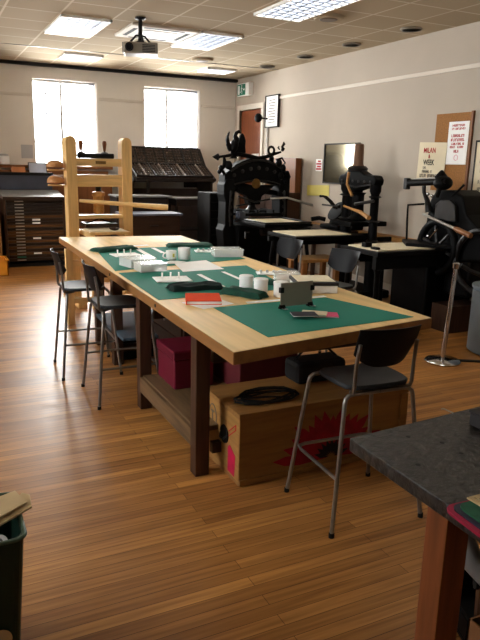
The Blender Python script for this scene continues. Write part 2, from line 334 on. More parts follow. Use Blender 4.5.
for x, y, lb in ((4.03, 6.23, 'wide round ceiling vent beside the nearest louvre light'), (4.0, 9.64, 'small round ceiling vent between the projector and the far corner')):
    t = thing('ceiling_vent', lb, 'vent', (x, y, ZC-.03)); r = .15
    build('rim', MB().lathe([(r, 0), (r+.02, .029), (r-.03, .029), (r-.02, .004)], (x, y, ZC-.03)), 'ceil', t, smooth=True)
    build('cone', MB().lathe([(.09, -.006), (.125, .026), (.02, .026)], (x, y, ZC-.03)), 'disc', t, smooth=True)
# cassette
t = thing('air_vent_cassette', 'square ceiling air conditioning cassette with dark slots behind the projector', 'air conditioner', (2.72, 8.0, ZC-.04))
x0, x1, y0, y1 = 2.3, 3.12, 7.62, 8.4; z0 = ZC-.035
build('panel', MB().box(x0, x1, y0, y1, z0, ZC-.001), 'trim', t, bevel=.008)
build('grille', MB().box(x0+.2, x1-.2, y0+.2, y1-.2, z0-.006, z0-.0005), 'lgrey', t)
for a in ((x0+.06, x0+.11, y0+.15, y1-.15), (x1-.11, x1-.06, y0+.15, y1-.15), (x0+.16, x1-.16, y0+.05, y0+.09), (x0+.16, x1-.16, y1-.09, y1-.05)):
    build('slot', MB().box(*a, z0-.003, z0-.0005), 'dark', t)
# projector
px, py = 2.31, 7.36
t = thing('projector', 'grey ceiling projector hanging from a dark pole mount', 'projector', (px, py, 2.8))
R = Rz(-18)
build('body', MB().box(px-.19, px+.19, py-.14, py+.14, 2.80, 2.92, R), 'proj', t, bevel=.02)
lc = R @ Vector((-.12, -.14, .0)) + Vector((px, py, 2.86)); ld = R @ Vector((0, -1, 0))
build('lens', MB().lathe([(.045, 0), (.045, .03), (.034, .03), (.03, .012)], lc, d=ld), 'black', t, smooth=True)
g = MB()
for k in range(5): g.box(px+.02, px+.16, py-.146, py-.139, 2.82+k*.016, 2.828+k*.016, R, (px, py, 2.86))
build('grille', g, 'dark', t)
build('side_panel', MB().box(px-.196, px-.188, py-.12, py+.1, 2.81, 2.91, R, (px, py, 2.86)), 'black', t)
build('pole', MB().lathe([(.07, 0), (.07, .015), (.025, .03), (.022, .24), (.06, .255), (.06, .268)], (px, py, 2.92)), 'black', t, smooth=True)
build('bracket', MB().tube([(px-.12, py, 2.925), (px-.05, py, 3.0), (px+.05, py, 3.0), (px+.12, py, 2.925)], .012).tube([(px, py-.1, 2.925), (px, py-.03, 3.0), (px, py+.03, 3.0), (px, py+.1, 2.925)], .012), 'black', t)

# ------------------------------------------------------------------ things on the right wall
t = thing('exit_sign', 'green exit sign with running figure high on the wall above the door', 'sign', (XR-.03, 11.08, 2.84))
y0, y1 = 10.86, 11.33
build('housing', MB().box(XR-.09, XR-.001, y0, y1, 2.86, 3.08), 'white', t, bevel=.008)
build('face', MB().box(XR-.094, XR-.0905, y0+.14, y1-.01, 2.875, 3.065), 'green', t)
def wp(y, z, o=.096): return (XR-o, y, z)
fg = MB(); c = 11.14
fg.ell(wp(c, 3.035), (.002, .014, .014)); fg.tube([wp(c, 3.015), wp(c+.015, 2.965)], .006, 6); fg.tube([wp(c+.015, 2.965), wp(c-.02, 2.935), wp(c-.01, 2.895)], .005, 6)
fg.tube([wp(c+.015, 2.965), wp(c+.035, 2.93), wp(c+.06, 2.925)], .005, 6); fg.tube([wp(c-.035, 2.985), wp(c, 3.01), wp(c+.035, 2.985)], .004, 6)
fg.box(XR-.098, XR-.0945, 11.225, 11.29, 2.89, 3.045)
fg.prism([wp(11.02, 2.97), wp(11.05, 3.0), wp(11.05, 2.98), wp(11.09, 2.98), wp(11.09, 2.96), wp(11.05, 2.96), wp(11.05, 2.94)], (.002, 0, 0))
build('pictogram', fg, 'paper', t)
# framed notice
t = thing('picture_frame', 'tall black framed print with white mount hung high beside the door', 'picture', (XR-.03, 10.08, 2.25))
a, b, z0, z1 = 9.84, 10.31, 2.27, 2.80
f = MB(); T = .018; R = Ry(-3)
for q in ((a, a+T, z0, z1), (b-T, b, z0, z1), (a, b, z0, z0+T), (a, b, z1-T, z1)): f.box(XR-.045, XR-.004, *q)
build('frame', f, 'ink', t, bevel=.003)
build('print', MB().box(XR-.03, XR-.006, a+T, b-T, z0+T, z1-T), 'paper', t)
g = MB()
for k in range(9):
    w_ = .1+.05*random.random(); c = (a+b)/2; g.box(XR-.033, XR-.0305, c-w_, c+w_, z0+.08+k*.045, z0+.095+k*.045)
build('printed_lines', g, 'greyink', t)
# wall bell
t = thing('wall_bell', 'round black bell on the wall beside the top of the door frame', 'bell', (XR-.06, 10.36, 2.30))
build('gong', MB().lathe([(.02, 0), (.065, .01), (.075, .03), (.055, .05), (.02, .06)], tuple(atx(259, 118, 5.28)), d=(-.8, -.6, 0)), 'iron', t, smooth=True)
bq = atx(259, 118, 5.28); build('bracket', MB().tube([bq+Vector((.01, .005, 0)), (XR-.005, 10.24, bq.z)], .015, 8), 'iron', t)
build('conduit', MB().tube([(XR-.02, 10.24, 2.38), (XR-.02, 10.24, .2)], .018), 'white', t)
# mirror / glazed frame
t = thing('framed_mirror', 'thin dark framed mirror on the right wall behind the smaller hand press', 'mirror', (XR-.02, 7.96, 1.39))
a, b, z0, z1 = 7.52, 8.40, 1.395, 1.975; T = .018; f = MB()
for q in ((a, a+T, z0, z1), (b-T, b, z0, z1), (a, b, z0, z0+T), (a, b, z1-T, z1)): f.box(XR-.03, XR-.003, *q)
build('frame', f, 'ink', t, bevel=.003); build('mirror_glass', MB().box(XR-.016, XR-.004, a+T, b-T, z0+T, z1-T), 'mirror', t)
tag(build('yellow_sheet', MB().box(XR-.006, XR-.002, 8.24, 8.86, 1.2, 1.36, Rx(-2)), 'yellow'), 'plain yellow sheet of paper taped to the wall left of the mirror', 'paper')
t = thing('small_notice', 'small red and white notice on the wall between yellow sheet and mirror', 'notice', (XR-.01, 8.55, 1.56))
build('sheet', MB().box(XR-.006, XR-.002, 8.47, 8.64, 1.57, 1.75), 'paper', t)
g = MB()
for k, (p, q) in enumerate(((0, .14), (.01, .12), (.0, .14), (.02, .1))): g.box(XR-.0085, XR-.0065, 8.485+p, 8.485+q, 1.59+k*.038, 1.615+k*.038)
build('printed_blocks', g, 'red', t)
# cork board, posters
t = thing('cork_board', 'brown cork noticeboard on the right wall above the large black press', 'noticeboard', (XR-.02, 5.77, 1.40))
build('board', MB().box(XR-.02, XR-.003, 5.50, 6.05, 1.40, 2.265), 'cork', t)
build('edging', MB().box(XR-.028, XR-.002, 5.475, 5.505, 1.39, 2.275), 'bwood', t)
t = thing('red_text_poster', 'white poster with centred red lettering pinned to the cork board', 'poster', (XR-.025, 5.66, 1.66))
build('sheet', MB().box(XR-.026, XR-.022, 5.52, 5.83, 1.70, 2.17), 'paper', t)
yc = 5.675
def glyphs(x, yc, z, w_, h_, m_, parent, seed):           # rows of letter-sized strokes, too small in the photo to read
    rr = random.Random(seed); g = MB(); y = yc+w_/2
    while y > yc-w_/2+.008:
        k = rr.uniform(.5, 1)*h_*.75
        if rr.random() > .14:
            g.box(x, x+.0015, y-k*.25, y, z, z+h_); zz = z+rr.choice((0, .4, .75))*h_; g.box(x, x+.0015, y-k*.8, y, zz, zz+h_*.22)
            if rr.random() > .4: g.box(x, x+.0015, y-k*.8, y-k*.55, z, z+h_)
        y -= k
    build('lettering', g, m_, parent)
for i, (h_, z, w_) in enumerate(((.026, 2.115, .2), (.024, 2.08, .2), (.032, 2.0, .2), (.032, 1.955, .21), (.026, 1.915, .21), (.026, 1.88, .22), (.032, 1.83, .09))):
    glyphs(XR-.0275, yc, z, w_, h_, 'red', t, i)
build('ornament', MB().tube([(XR-.028, 5.675+.03*math.cos(a_), 1.775+.03*math.sin(a_)) for a_ in [k*PI/6 for k in range(12)]], .002, 5, True), 'pink', t)
t = thing('event_poster', 'cream poster reading MILAN and WEEK hung left of the cork board', 'poster', (XR-.02, 6.06, 1.52))
build('sheet', MB().box(XR-.036, XR-.031, 5.83, 6.29, 1.49, 1.95, Rx(1.5)), 'cream', t)
for s, sz, z, w_, m_, y_ in (('MILAN', .085, 1.83, .2, 'red', 6.10), ('&', .06, 1.77, .03, 'red', 6.10), ('WEEK', .09, 1.69, .19, 'ink', 6.10)):
    lettering(s, sz, (XR-.0375, y_, z), WX, WY, m_, t, w=w_, bold=.001)
for i, (h_, z, w_, y_) in enumerate(((.03, 1.645, .06, 6.16), (.03, 1.60, .17, 6.12), (.04, 1.545, .34, 6.07))): glyphs(XR-.0385, y_, z, w_, h_, 'greyink', t, 20+i)
t = thing('leaning_poster', 'white poster with a dark border at the right edge of the photo', 'poster', (XR-.05, 5.1, 1.2))
build('sheet', MB().box(XR-.016, XR-.012, 4.55, 5.40, 1.27, 1.95), 'cream', t)
f = MB()
for q in ((5.385, 5.405, 1.26, 1.96), (4.55, 5.4, 1.94, 1.96)): f.box(XR-.02, XR-.006, *q)
build('border', f, 'ink', t)
for i, z in enumerate((1.72, 1.62, 1.5, 1.42)): glyphs(XR-.018, 5.12, z, .4, .04, 'greyink', t, 30+i)

# ------------------------------------------------------------------ the big worktable
TZ = .84
NL, NR, FR, FL = (1.181, 2.452), (2.50, 2.655), (2.612, 6.887), (1.279, 7.066)
def xl(y): return 1.181+(y-2.452)*.0212
t = thing('worktable', 'long pale wooden worktable on dark legs covered with green cutting mats', 'table', (1.85, 4.7, 0))
top = build('tabletop', MB().slab([NL, NR, FR, FL], TZ-.062, TZ), 'maple', t, bevel=.004)
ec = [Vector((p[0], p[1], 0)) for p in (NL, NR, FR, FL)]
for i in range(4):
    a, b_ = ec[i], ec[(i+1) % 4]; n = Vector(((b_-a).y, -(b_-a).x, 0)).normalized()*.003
    build('shaded_edge', MB().slab([a, b_, b_+n, a+n], TZ-.061, TZ-.002), 'mapleShade', top)  # thin strips whose darker colour paints in the shade on the table sides
for y in (3.6, 4.75): build('bolt_head', MB().lathe([(.011, 0), (.011, .004)], (xl(y)-.0035, y, TZ-.03), d=(-1, 0, 0), n=12), 'ink', top)
def leg(x, y, w=.08, m='dwood', zt=TZ-.062): build('leg', MB().box(x, x+w, y, y+w, 0, zt), m, t, bevel=.004)
for y in (2.93, 3.98, 5.0, 5.64):
    leg(xl(y)+(.075 if y > 4.5 else .005), y); leg(2.34, y)
for y in (2.95, 4.0, 5.02, 5.66): build('end_rail', MB().box(xl(y)+.12, 2.34, y+.02, y+.06, .62, .72), 'dwoodx', t); build('low_rail', MB().box(xl(y)+.12, 2.34, y+.02, y+.06, .10, .16), 'dwoodx', t)
build('side_rail', MB().box(1.42, 1.45, 3.01, 5.64, .70, .775), 'dwoodx', t); build('side_rail', MB().box(2.37, 2.40, 3.01, 5.64, .68, .775), 'dwoodx', t)
build('shelf', MB().box(1.235, 2.36, 3.015, 3.98, .215, .245), 'shelfw', t, bevel=.003)
build('shelf_edge', MB().box(1.215, 1.245, 3.01, 3.98, .13, .235), 'shelfw', t, bevel=.003)
build('shelf', MB().box(1.315, 2.36, 4.74, 5.64, .275, .30), 'bluesh', t, bevel=.003)
for x, y in ((1.235, 6.5), (2.46, 6.4)): leg(x, y, .07, 'pinez')
build('end_rail', MB().box(1.30, 2.46, 6.51, 6.55, .60, .66), 'pine', t); build('low_rail', MB().box(1.30, 2.46, 6.51, 6.55, .22, .27), 'pine', t)

# cutting mats
def cutmat(pts, lb):
    tag(build('cutting_mat', MB().slab(pts, TZ+.0002, TZ+.003), 'mat', bevel=.001), lb, 'cutting mat', 'green cutting mats on the worktable')
cutmat([(1.44, 2.615), (2.41, 2.70), (2.235, 3.33), (1.45, 3.30)], 'green cutting mat nearest the camera under the grey upright plate and notebooks')
cutmat([(xl(3.6)+.02, 3.61), (2.18, 3.66), (2.34, 4.66), (xl(4.66)+.03, 4.62)], 'green cutting mat in the middle of the worktable under the crumpled black cloth')
cutmat([(xl(4.74)+.03, 4.72), (2.50, 5.0), (2.52, 5.98), (1.405, 5.93)], 'farthest green cutting mat on the worktable, under the white mug')
MZ = TZ+.0035
def flat(name, pts, m, lb, cat, z=MZ, h=.0012, group=None):
    return tag(build(name, MB().slab(pts, z, z+h), m), lb, cat, group)
flat('paper_sheet', [atz(*p, MZ).to_2d() for p in ((183, 271.8), (224, 269), (206, 260.3), (174, 263.2))], 'paper', 'large white paper sheet in the middle of the worktable beside the frosted box', 'paper')
flat('paper_sheet', [atz(*p, MZ).to_2d() for p in ((161, 264), (174, 263.6), (186, 261.5), (170, 260.6))], 'paper', 'small white paper sheet behind the large sheet on the worktable', 'paper')
def strip(x0, y0, x1, y1, w_, lb, z=MZ):
    d = Vector((x1-x0, y1-y0, 0)).normalized(); n = Vector((-d.y, d.x, 0))*w_/2; a, b = Vector((x0, y0, 0)), Vector((x1, y1, 0))
    tag(build('steel_ruler', MB().slab([a-n, b-n, b+n, a+n], z, z+.0015), 'paper'), lb, 'ruler', 'white strips on the cutting mats')
strip(1.80, 4.37, 1.765, 3.86, .035, 'white strip ruler between the crumpled black cloth and the white cylinders')
strip(2.02, 4.42, 2.0, 4.02, .03, 'thin white strip just behind the leftmost white cylinder')
strip(1.79, 5.93, 1.745, 5.28, .045, 'white strip on the farthest mat left of the white mug')
strip(1.95, 5.9, 1.93, 5.55, .04, 'short white strip behind the white mug')
flat('paper_strip', [(1.69, 3.335), (1.95, 3.34), (1.95, 3.38), (1.70, 3.385)], 'paper', 'white paper strip left of the grey upright plate on bare wood', 'paper', TZ+.0005)
flat('paper_strip', [(2.06, 3.345), (2.26, 3.345), (2.26, 3.385), (2.06, 3.385)], 'paper', 'white paper strip right of the grey upright plate', 'paper', TZ+.0005)
flat('paper_strip', [(1.50, 6.05), (1.98, 6.12), (1.98, 6.18), (1.50, 6.11)], 'paper', 'long white strip at the far edge of the farthest mat', 'paper', TZ+.0005)
def cloth(name, cx, cy, L_, W_, h_, rz, m, lb, seed, folds=3):
    rr = random.Random(seed); mb = MB(); nx, ny = 22, 10; vs = []; R = Rz(rz)
    for side in (1, 0):
        for j in range(ny+1):
            for i in range(nx+1):
                u, v = i/nx*2-1, j/ny*2-1
                e = max(0, 1-abs(v)**5)**.6*max(.0, 1-abs(u)**14)**.5
                z = .0012 if side == 0 else .003+h_*e*(.8+.12*math.sin(folds*v*2.4+u*1.5+seed)+.07*math.sin(u*7+v*3+seed))
                x_ = u*L_/2*(1+.03*math.sin(v*5+seed)); y_ = v*W_/2*(1+.08*math.sin(u*6+seed))
                vs.append(R @ Vector((x_, y_, z)) + Vector((cx, cy, MZ)))
    n = (nx+1)*(ny+1); fs = []
    for k in (0, 1):
        for j in range(ny):
            for i in range(nx): a = k*n+j*(nx+1)+i; fs.append((a, a+1, a+nx+2, a+nx+1))
    bd = [i for i in range(nx+1)]+[j*(nx+1)+nx for j in range(1, ny+1)]+[ny*(nx+1)+i for i in range(nx-1, -1, -1)]+[j*(nx+1) for j in range(ny-1, 0, -1)]
    for a, b in zip(bd, bd[1:]+bd[:1]): fs.append((a, b, b+n, a+n))
    return tag(build(name, mb.poly(vs, fs), m, smooth=True), lb, 'cloth')
cloth('folded_cloth', 1.56, 5.86, .44, .2, .035, 18, 'cloth', 'folded dark green cloth at the far left corner of the farthest mat', 1)
cloth('folded_cloth', 2.34, 5.93, .46, .22, .035, -14, 'cloth', 'folded dark green cloth on the far right corner of the farthest mat', 2)
cloth('folded_cloth', 1.565, 3.86, .36, .17, .04, -3, 'clothb', 'long crumpled blackish green cloth behind the orange book', 3, 4)
cloth('folded_cloth', 1.775, 3.555, .30, .13, .045, -62, 'cloth', 'thick folded dark green cloth between the orange book and the white cylinders', 5, 2)
cloth('folded_cloth', 2.11, 3.85, .18, .09, .03, -30, 'cloth', 'small dark green cloth behind the white cylinders', 6)
# white plates with three upright pins
def pin_plate(cx, cy, L_, W_, rz, lb):
    t = thing('pin_board', lb, 'pin board', (cx, cy, MZ), 'white boards with three upright pins'); R = Rz(rz)
    build('plate', MB().box(cx-L_/2, cx+L_/2, cy-W_/2, cy+W_/2, MZ, MZ+.008, R), 'paper', t, bevel=.002)
    for k in (-1, 0, 1):
        p = R @ Vector((k*.06-.01, .01, 0)) + Vector((cx, cy, MZ+.0075))
        build('pin', MB().lathe([(.008, 0), (.006, .004), (.006, .04), (.007, .043)], p, n=10), 'white', t, smooth=True)
pin_plate(1.565, 5.50, .24, .18, 4, 'white board with three upright pins left of the frosted boxes at the far mat')
pin_plate(1.535, 4.22, .25, .20, -8, 'white board with three upright pins just behind the crumpled black cloth')
def tray(cx, cy, rz, lb, n=4):
    t = thing('tool_tray', lb, 'tray', (cx, cy, MZ)); R = Rz(rz)
    build('tray', MB().box(cx-.11, cx+.11, cy-.06, cy+.06, MZ, MZ+.01, R), 'paper', t, bevel=.002)
    for k in range(n):
        p = R @ Vector((-.08+k*.05, 0, 0)) + Vector((cx, cy, MZ+.0095)); build('peg', MB().lathe([(.011, 0), (.009, .02)], p, n=10), ('white', 'lgrey', 'steel')[k % 3], t)
tray(2.35, 5.52, -12, 'white tray with pegs beside the far right green cloth'); tray(2.33, 4.22, -20, 'small white tray with pegs behind the white cylinders, near the translucent box')
# frosted plastic boxes
def plastic_box(cx, cy, L_, W_, h_, rz, lb, z=MZ):
    t = thing('plastic_box', lb, 'box', (cx, cy, z), 'frosted plastic boxes on the worktable'); R = Rz(rz); c = (cx, cy, z+h_/2); w_ = .004; b = MB()
    for q in ((cx-L_/2, cx+L_/2, cy-W_/2, cy-W_/2+w_), (cx-L_/2, cx+L_/2, cy+W_/2-w_, cy+W_/2), (cx-L_/2, cx-L_/2+w_, cy-W_/2, cy+W_/2), (cx+L_/2-w_, cx+L_/2, cy-W_/2, cy+W_/2)): b.box(*q, z, z+h_, R, c)
    b.box(cx-L_/2, cx+L_/2, cy-W_/2, cy+W_/2, z, z+.004, R, c); build('tub', b, 'clear', t)
    build('lid', MB().box(cx-L_/2-.006, cx+L_/2+.006, cy-W_/2-.006, cy+W_/2+.006, z+h_, z+h_+.008, R, (cx, cy, z)), 'clear', t, bevel=.003)
plastic_box(1.49, 4.90, .22, .2, .06, 12, 'larger frosted plastic box near the left edge of the worktable')
plastic_box(1.515, 4.65, .21, .15, .055, 4, 'smaller frosted plastic box in front of the larger one, nearer the middle')
plastic_box(2.55-.13, 5.22, .26, .2, .06, -14, 'shallow frosted plastic box at the right edge of the farthest mat')
plastic_box(2.28, 3.90, .17, .13, .06, -20, 'frosted plastic box behind the cream topped box')
# mug and beaker
t = thing('mug', 'white mug with a yellow mark on the farthest mat', 'mug', (1.86, 5.14, MZ))
b_ = build('body', MB().lathe([(.034, 0), (.042, .01), (.045, .075), (.041, .075), (.036, .012), (.001, .012)], (1.86, 5.14, MZ)), 'white', t, smooth=True)
build('yellow_mark', MB().box(1.83, 1.85, 5.088, 5.092, .87, .90, Rz(25), (1.86, 5.14, 0)), 'yellow', t)
build('handle', MB().tube([(1.815, 5.14, .905), (1.79, 5.135, .895), (1.785, 5.135, .875), (1.795, 5.135, .86), (1.82, 5.14, .855)], .006, 8), 'white', t, smooth=True)
t = thing('beaker', 'taller white beaker right beside the mug with yellow mark', 'beaker', (1.97, 5.12, MZ))
build('body', MB().lathe([(.045, 0), (.05, .01), (.053, .10), (.049, .10), (.045, .012), (.001, .012)], (1.97, 5.12, MZ)), 'white', t, smooth=True)
for x, y, lb in ((1.88, 3.74, 'leftmost of the three white cylindrical tubs on the worktable'), (1.915, 3.60, 'middle one of the three white cylindrical tubs on the worktable'), (1.985, 3.46, 'rightmost of the three white cylindrical tubs, half behind the grey plate')):
    t = thing('white_tub', lb, 'tub', (x, y, MZ), 'white cylindrical tubs')
    build('body', MB().lathe([(.043, 0), (.046, .004), (.046, .078)], (x, y, MZ-.003), n=28), 'white', t, smooth=True)
    build('lid', MB().lathe([(.048, .0), (.048, .014), (.044, .017)], (x, y, MZ+.0755), n=28), 'white', t, smooth=True)
# orange book
flat('paper_sheet', [(1.33, 3.49), (1.385, 3.285), (1.61, 3.36), (1.565, 3.60)], 'paper', 'white paper sheet under the orange book', 'paper', TZ+.0005)
t = thing('orange_book', 'orange covered notebook lying on a white sheet', 'book', (1.47, 3.5, TZ+.002)); R = Rz(-20)
build('pages', MB().box(1.37, 1.572, 3.385, 3.615, TZ+.005, TZ+.021, R), 'paper', t); build('cover', MB().box(1.365, 1.575, 3.38, 3.62, TZ+.0215, TZ+.025, R, (1.471, 3.5, 0)), 'orange', t, bevel=.001)
build('cover', MB().box(1.365, 1.575, 3.38, 3.62, TZ+.0019, TZ+.005, R, (1.471, 3.5, 0)), 'orange', t); build('spine', MB().box(1.365, 1.37, 3.38, 3.62, TZ+.005, TZ+.0215, R, (1.471, 3.5, 0)), 'orange', t)
# cream topped box
t = thing('paper_box', 'low box with cream top and black front lip near the right table edge', 'box', (2.30, 3.58, TZ)); R = Rz(-20); c = (2.31, 3.585, TZ)
build('tray', MB().box(2.17, 2.44, 3.45, 3.72, TZ+.0005, TZ+.05, R, c), 'white', t, bevel=.003)
build('lid', MB().box(2.165, 2.445, 3.445, 3.725, TZ+.051, TZ+.072, R, c), 'ink', t, bevel=.003); build('top_sheet', MB().box(2.18, 2.43, 3.48, 3.715, TZ+.0725, TZ+.076, R, c), 'cream', t)
# upright grey plate
t = thing('upright_plate', 'grey metal plate standing upright held by black binder clips', 'plate', (1.90, 3.14, MZ)); p0, p1 = Vector((1.795, 3.125, 0)), Vector((2.02, 3.145, 0)); d = (p1-p0).normalized(); n = Vector((-d.y, d.x, 0))
build('plate', MB().prism([p0+Vector((0, 0, MZ+.012)), p1+Vector((0, 0, MZ+.012)), p1+Vector((0, 0, MZ+.15)), p0+Vector((0, 0, MZ+.15))], n*.005), mat('grey_plate', (158, 150, 142), .45, .3, .06, 8), t)
for k, (s_, z) in enumerate(((.06, MZ), (.94, MZ))):
    q = p0.lerp(p1, s_); b = MB(); b.prism([q-d*.018-n*.012+Vector((0, 0, z+.001)), q-d*.018+n*.018+Vector((0, 0, z+.001)), q-d*.018+n*.003+Vector((0, 0, z+.028))], d*.036)
    build('binder_clip', b, 'black', t); build('clip_wire', MB().tube([q-d*.01-n*.01+Vector((0, 0, z+.004)), q-d*.012-n*.04+Vector((0, 0, z+.006)), q+d*.012-n*.04+Vector((0, 0, z+.006)), q+d*.01-n*.01+Vector((0, 0, z+.004))], .0016, 6), 'steel', t)
for s_ in (.02, .98):
    q = p0.lerp(p1, s_); build('binder_clip', MB().prism([q-d*.012-n*.008+Vector((0, 0, MZ+.095)), q+d*.012-n*.008+Vector((0, 0, MZ+.095)), q+d*.012-n*.008+Vector((0, 0, MZ+.125)), q-d*.012-n*.008+Vector((0, 0, MZ+.125))], n*.02), 'black', t)
def notebook(x0, y0, L_, W_, rz, z, m, lb):
    t = thing('notebook', lb, 'notebook', (x0, y0, z), 'small notebooks on the nearest mat'); R = Rz(rz); c = (x0, y0, z)
    build('pages', MB().box(x0-L_/2+.002, x0+L_/2-.002, y0-W_/2+.002, y0+W_/2-.002, z+.0012, z+.0055, R, c), 'paper', t)
    for a in (0, .0056): build('cover', MB().box(x0-L_/2, x0+L_/2, y0-W_/2, y0+W_/2, z+a, z+a+.0012, R, c), m, t)
notebook(1.955, 2.90, .14, .11, -28, MZ, 'pink', 'pink notebook, lowest of the fanned pile beside the upright plate')
notebook(1.90, 2.93, .14, .10, -38, MZ+.0072, 'cream', 'cream notebook between the navy one and the pink one')
notebook(1.815, 2.90, .14, .10, -18, MZ+.0144, 'navy', 'navy notebook on top of the fanned pile, left side')

# storage under the table
t = thing('storage_box', 'red lidded storage box on the lower shelf under the worktable', 'box', (1.48, 3.78, .245), 'red storage boxes'); 
build('body', MB().box(1.33, 1.60, 3.62, 3.94, .246, .44), 'redbox', t, bevel=.01); build('lid', MB().box(1.32, 1.61, 3.61, 3.95, .441, .50), 'redbox', t, bevel=.012)
t = thing('storage_box', 'darker red storage box deeper on the lower shelf behind the near table leg', 'box', (1.9, 3.6, .245), 'red storage boxes')
build('body', MB().box(1.68, 2.10, 3.40, 3.90, .246, .48), mat('dull_red_box', (96, 34, 38), .6), t, bevel=.01); build('lid', MB().box(1.67, 2.11, 3.39, 3.91, .481, .54), mat('dull_red_box', (96, 34, 38), .6), t, bevel=.01)
tag(build('toolbox', MB().box(1.38, 1.78, 5.12, 5.56, .0, .22), 'black', bevel=.01), 'black box on the floor under the far shelf of the worktable', 'box')
t = thing('drawer_chest', 'dark drawer chest on the floor under the middle of the worktable', 'chest', (2.0, 4.5, 0))
build('body', MB().box(1.62, 2.3, 4.2, 4.9, 0, .6), 'dwood', t, bevel=.005)
for k in range(3): dd = build('drawer', MB().box(1.605, 1.62, 4.23, 4.87, .04+k*.18, .2+k*.18), 'dwoodx', t); build('knob', MB().lathe([(.008, 0), (.014, .02)], (1.605, 4.55, .12+k*.18), d=(-1, 0, 0), n=10), 'steel', dd)
# crate
t = thing('wooden_crate', 'plywood travel crate with a large red flower print under the near table end', 'crate', (1.91, 2.96, 0))
x0, x1, y0, y1, z1 = 1.365, 2.455, 2.745, 3.19, .375; yl = lambda x: y0
build('front_panel', MB().box(x0, x1, y0, y0+.012, .02, z1), 'crate', t, bevel=.002); build('back_panel', MB().box(x0, x1, y1-.012, y1, .02, z1), 'crate', t)
build('end_panel', MB().box(x0, x0+.012, y0+.012, y1-.012, .02, z1), 'cratey', t); build('end_panel', MB().box(x1-.012, x1, y0+.012, y1-.012, .02, z1), 'cratey', t)
build('bottom_panel', MB().box(x0, x1, y0, y1, .0, .02), 'crate', t)
build('lid', MB().box(x0-.006, x1+.006, y0-.006, y1+.006, z1+.001, z1+.03), 'crate', t, bevel=.003)
b = MB()
for q in ((x0+.0, x1, .005, .035),): b.box(q[0], q[1], y0-.012, y0-.0005, q[2], q[3])
b.box(x1-.05, x1, y0-.012, y0-.0005, .035, z1-.002); build('batten', b, 'crate', t, bevel=.002)
h_ = MB(); cy_, cz_ = 2.93, .225
h_.lathe([(.0, 0), (.052, 0), (.05, .006), (.03, .003), (.0, .003)], (x0-.0005, cy_, cz_), d=(-1, 0, 0), n=22); build('handle_plate', h_, 'black', t)
build('handle', MB().tube([(x0-.008, cy_-.035, cz_-.0), (x0-.02, cy_-.02, cz_-.02), (x0-.02, cy_+.02, cz_-.02), (x0-.008, cy_+.035, cz_)], .005, 8), 'iron2', t)
build('side_print', MB().prism([(x0-.0025, 2.80, .03), (x0-.0025, 2.88, .035), (x0-.0025, 2.88, .17), (x0-.0025, 2.86, .19), (x0-.0025, 2.79, .15)], (.002, 0, 0)), 'magenta', t)
s_ = MB()
for k in range(2): s_.tube([(x0-.001, 2.885+k*.0-.01, .235+k*.028), (x0-.001, 2.79, .30+k*.028)], .003, 5)
s_.tube([(x0-.001, 2.79, .30), (x0-.001, 2.79, .328)], .003, 5); build('side_stripe', s_, 'red', t)
s_ = MB(); s_.tube([(x0-.001, 3.09+.05*math.cos(a), .27+.07*math.sin(a)) for a in [k*PI/10 for k in range(20)]], .003, 5, True); s_.tube([(x0-.001, 3.09, .235), (x0-.001, 3.09, .30)], .004, 5)
s_.tube([(x0-.001, 3.07, .30), (x0-.001, 3.11, .30)], .004, 5); build('stamp', s_, 'greyink', t)
fl = MB(); fc = Vector((1.94, y0-.0015, .06))
for k in range(15):
    a = math.radians(6+k*12); L_ = .36-.08*math.sin(a)+.03*math.sin(k*2.4); wd = .030
    u = Vector((math.cos(a), 0, math.sin(a))); v = Vector((-u.z, 0, u.x))
    if fc.z+u.z*L_ > z1-.02: L_ = (z1-.02-fc.z)/u.z
    pts = [fc+u*.03, fc+u*L_*.55+v*wd, fc+u*L_*.8+v*wd*.9, fc+u*L_, fc+u*L_*.8-v*wd*.9, fc+u*L_*.55-v*wd]
    fl.prism([p-Vector((0, .0002*(k % 3), 0)) for p in pts], (0, .0008, 0))
build('flower_print', fl, 'redprint', t)
fl = MB()
for k in range(9):
    a = math.radians(18+k*18); L_ = .12; wd = .016; u = Vector((math.cos(a), 0, math.sin(a))); v = Vector((-u.z, 0, u.x)); q = fc-Vector((0, .0016, 0))
    fl.prism([q+u*.02, q+u*L_*.6+v*wd, q+u*L_, q+u*L_*.6-v*wd], (0, .0006, 0))
build('flower_centre', fl, 'ink', t)
# cable coil
pts = []
for k in range(70):
    a = k*.42; r = .10+.035*math.sin(k*.31)+.02*math.sin(k*.9); pts.append((1.60+.06*math.sin(k*.13)+r*1.5*math.cos(a), 2.90+r*.8*math.sin(a), .414+.012*abs(math.sin(k*.37))))
tag(build('cable_coil', MB().tube(pts, .006, 6), 'rub', smooth=True), 'loosely coiled black cable lying on the plywood crate', 'cable')
t = thing('camera_bag', 'dark bag standing on the plywood crate under the table', 'bag', (2.0, 3.08, .405))
build('body', MB().box(1.86, 2.2, 3.0, 3.18, .406, .54), 'dark', t, bevel=.03); build('strap', MB().tube([(1.88, 3.09, .53), (1.95, 3.09, .60), (2.1, 3.09, .60), (2.18, 3.09, .53)], .008, 6), 'black', t)

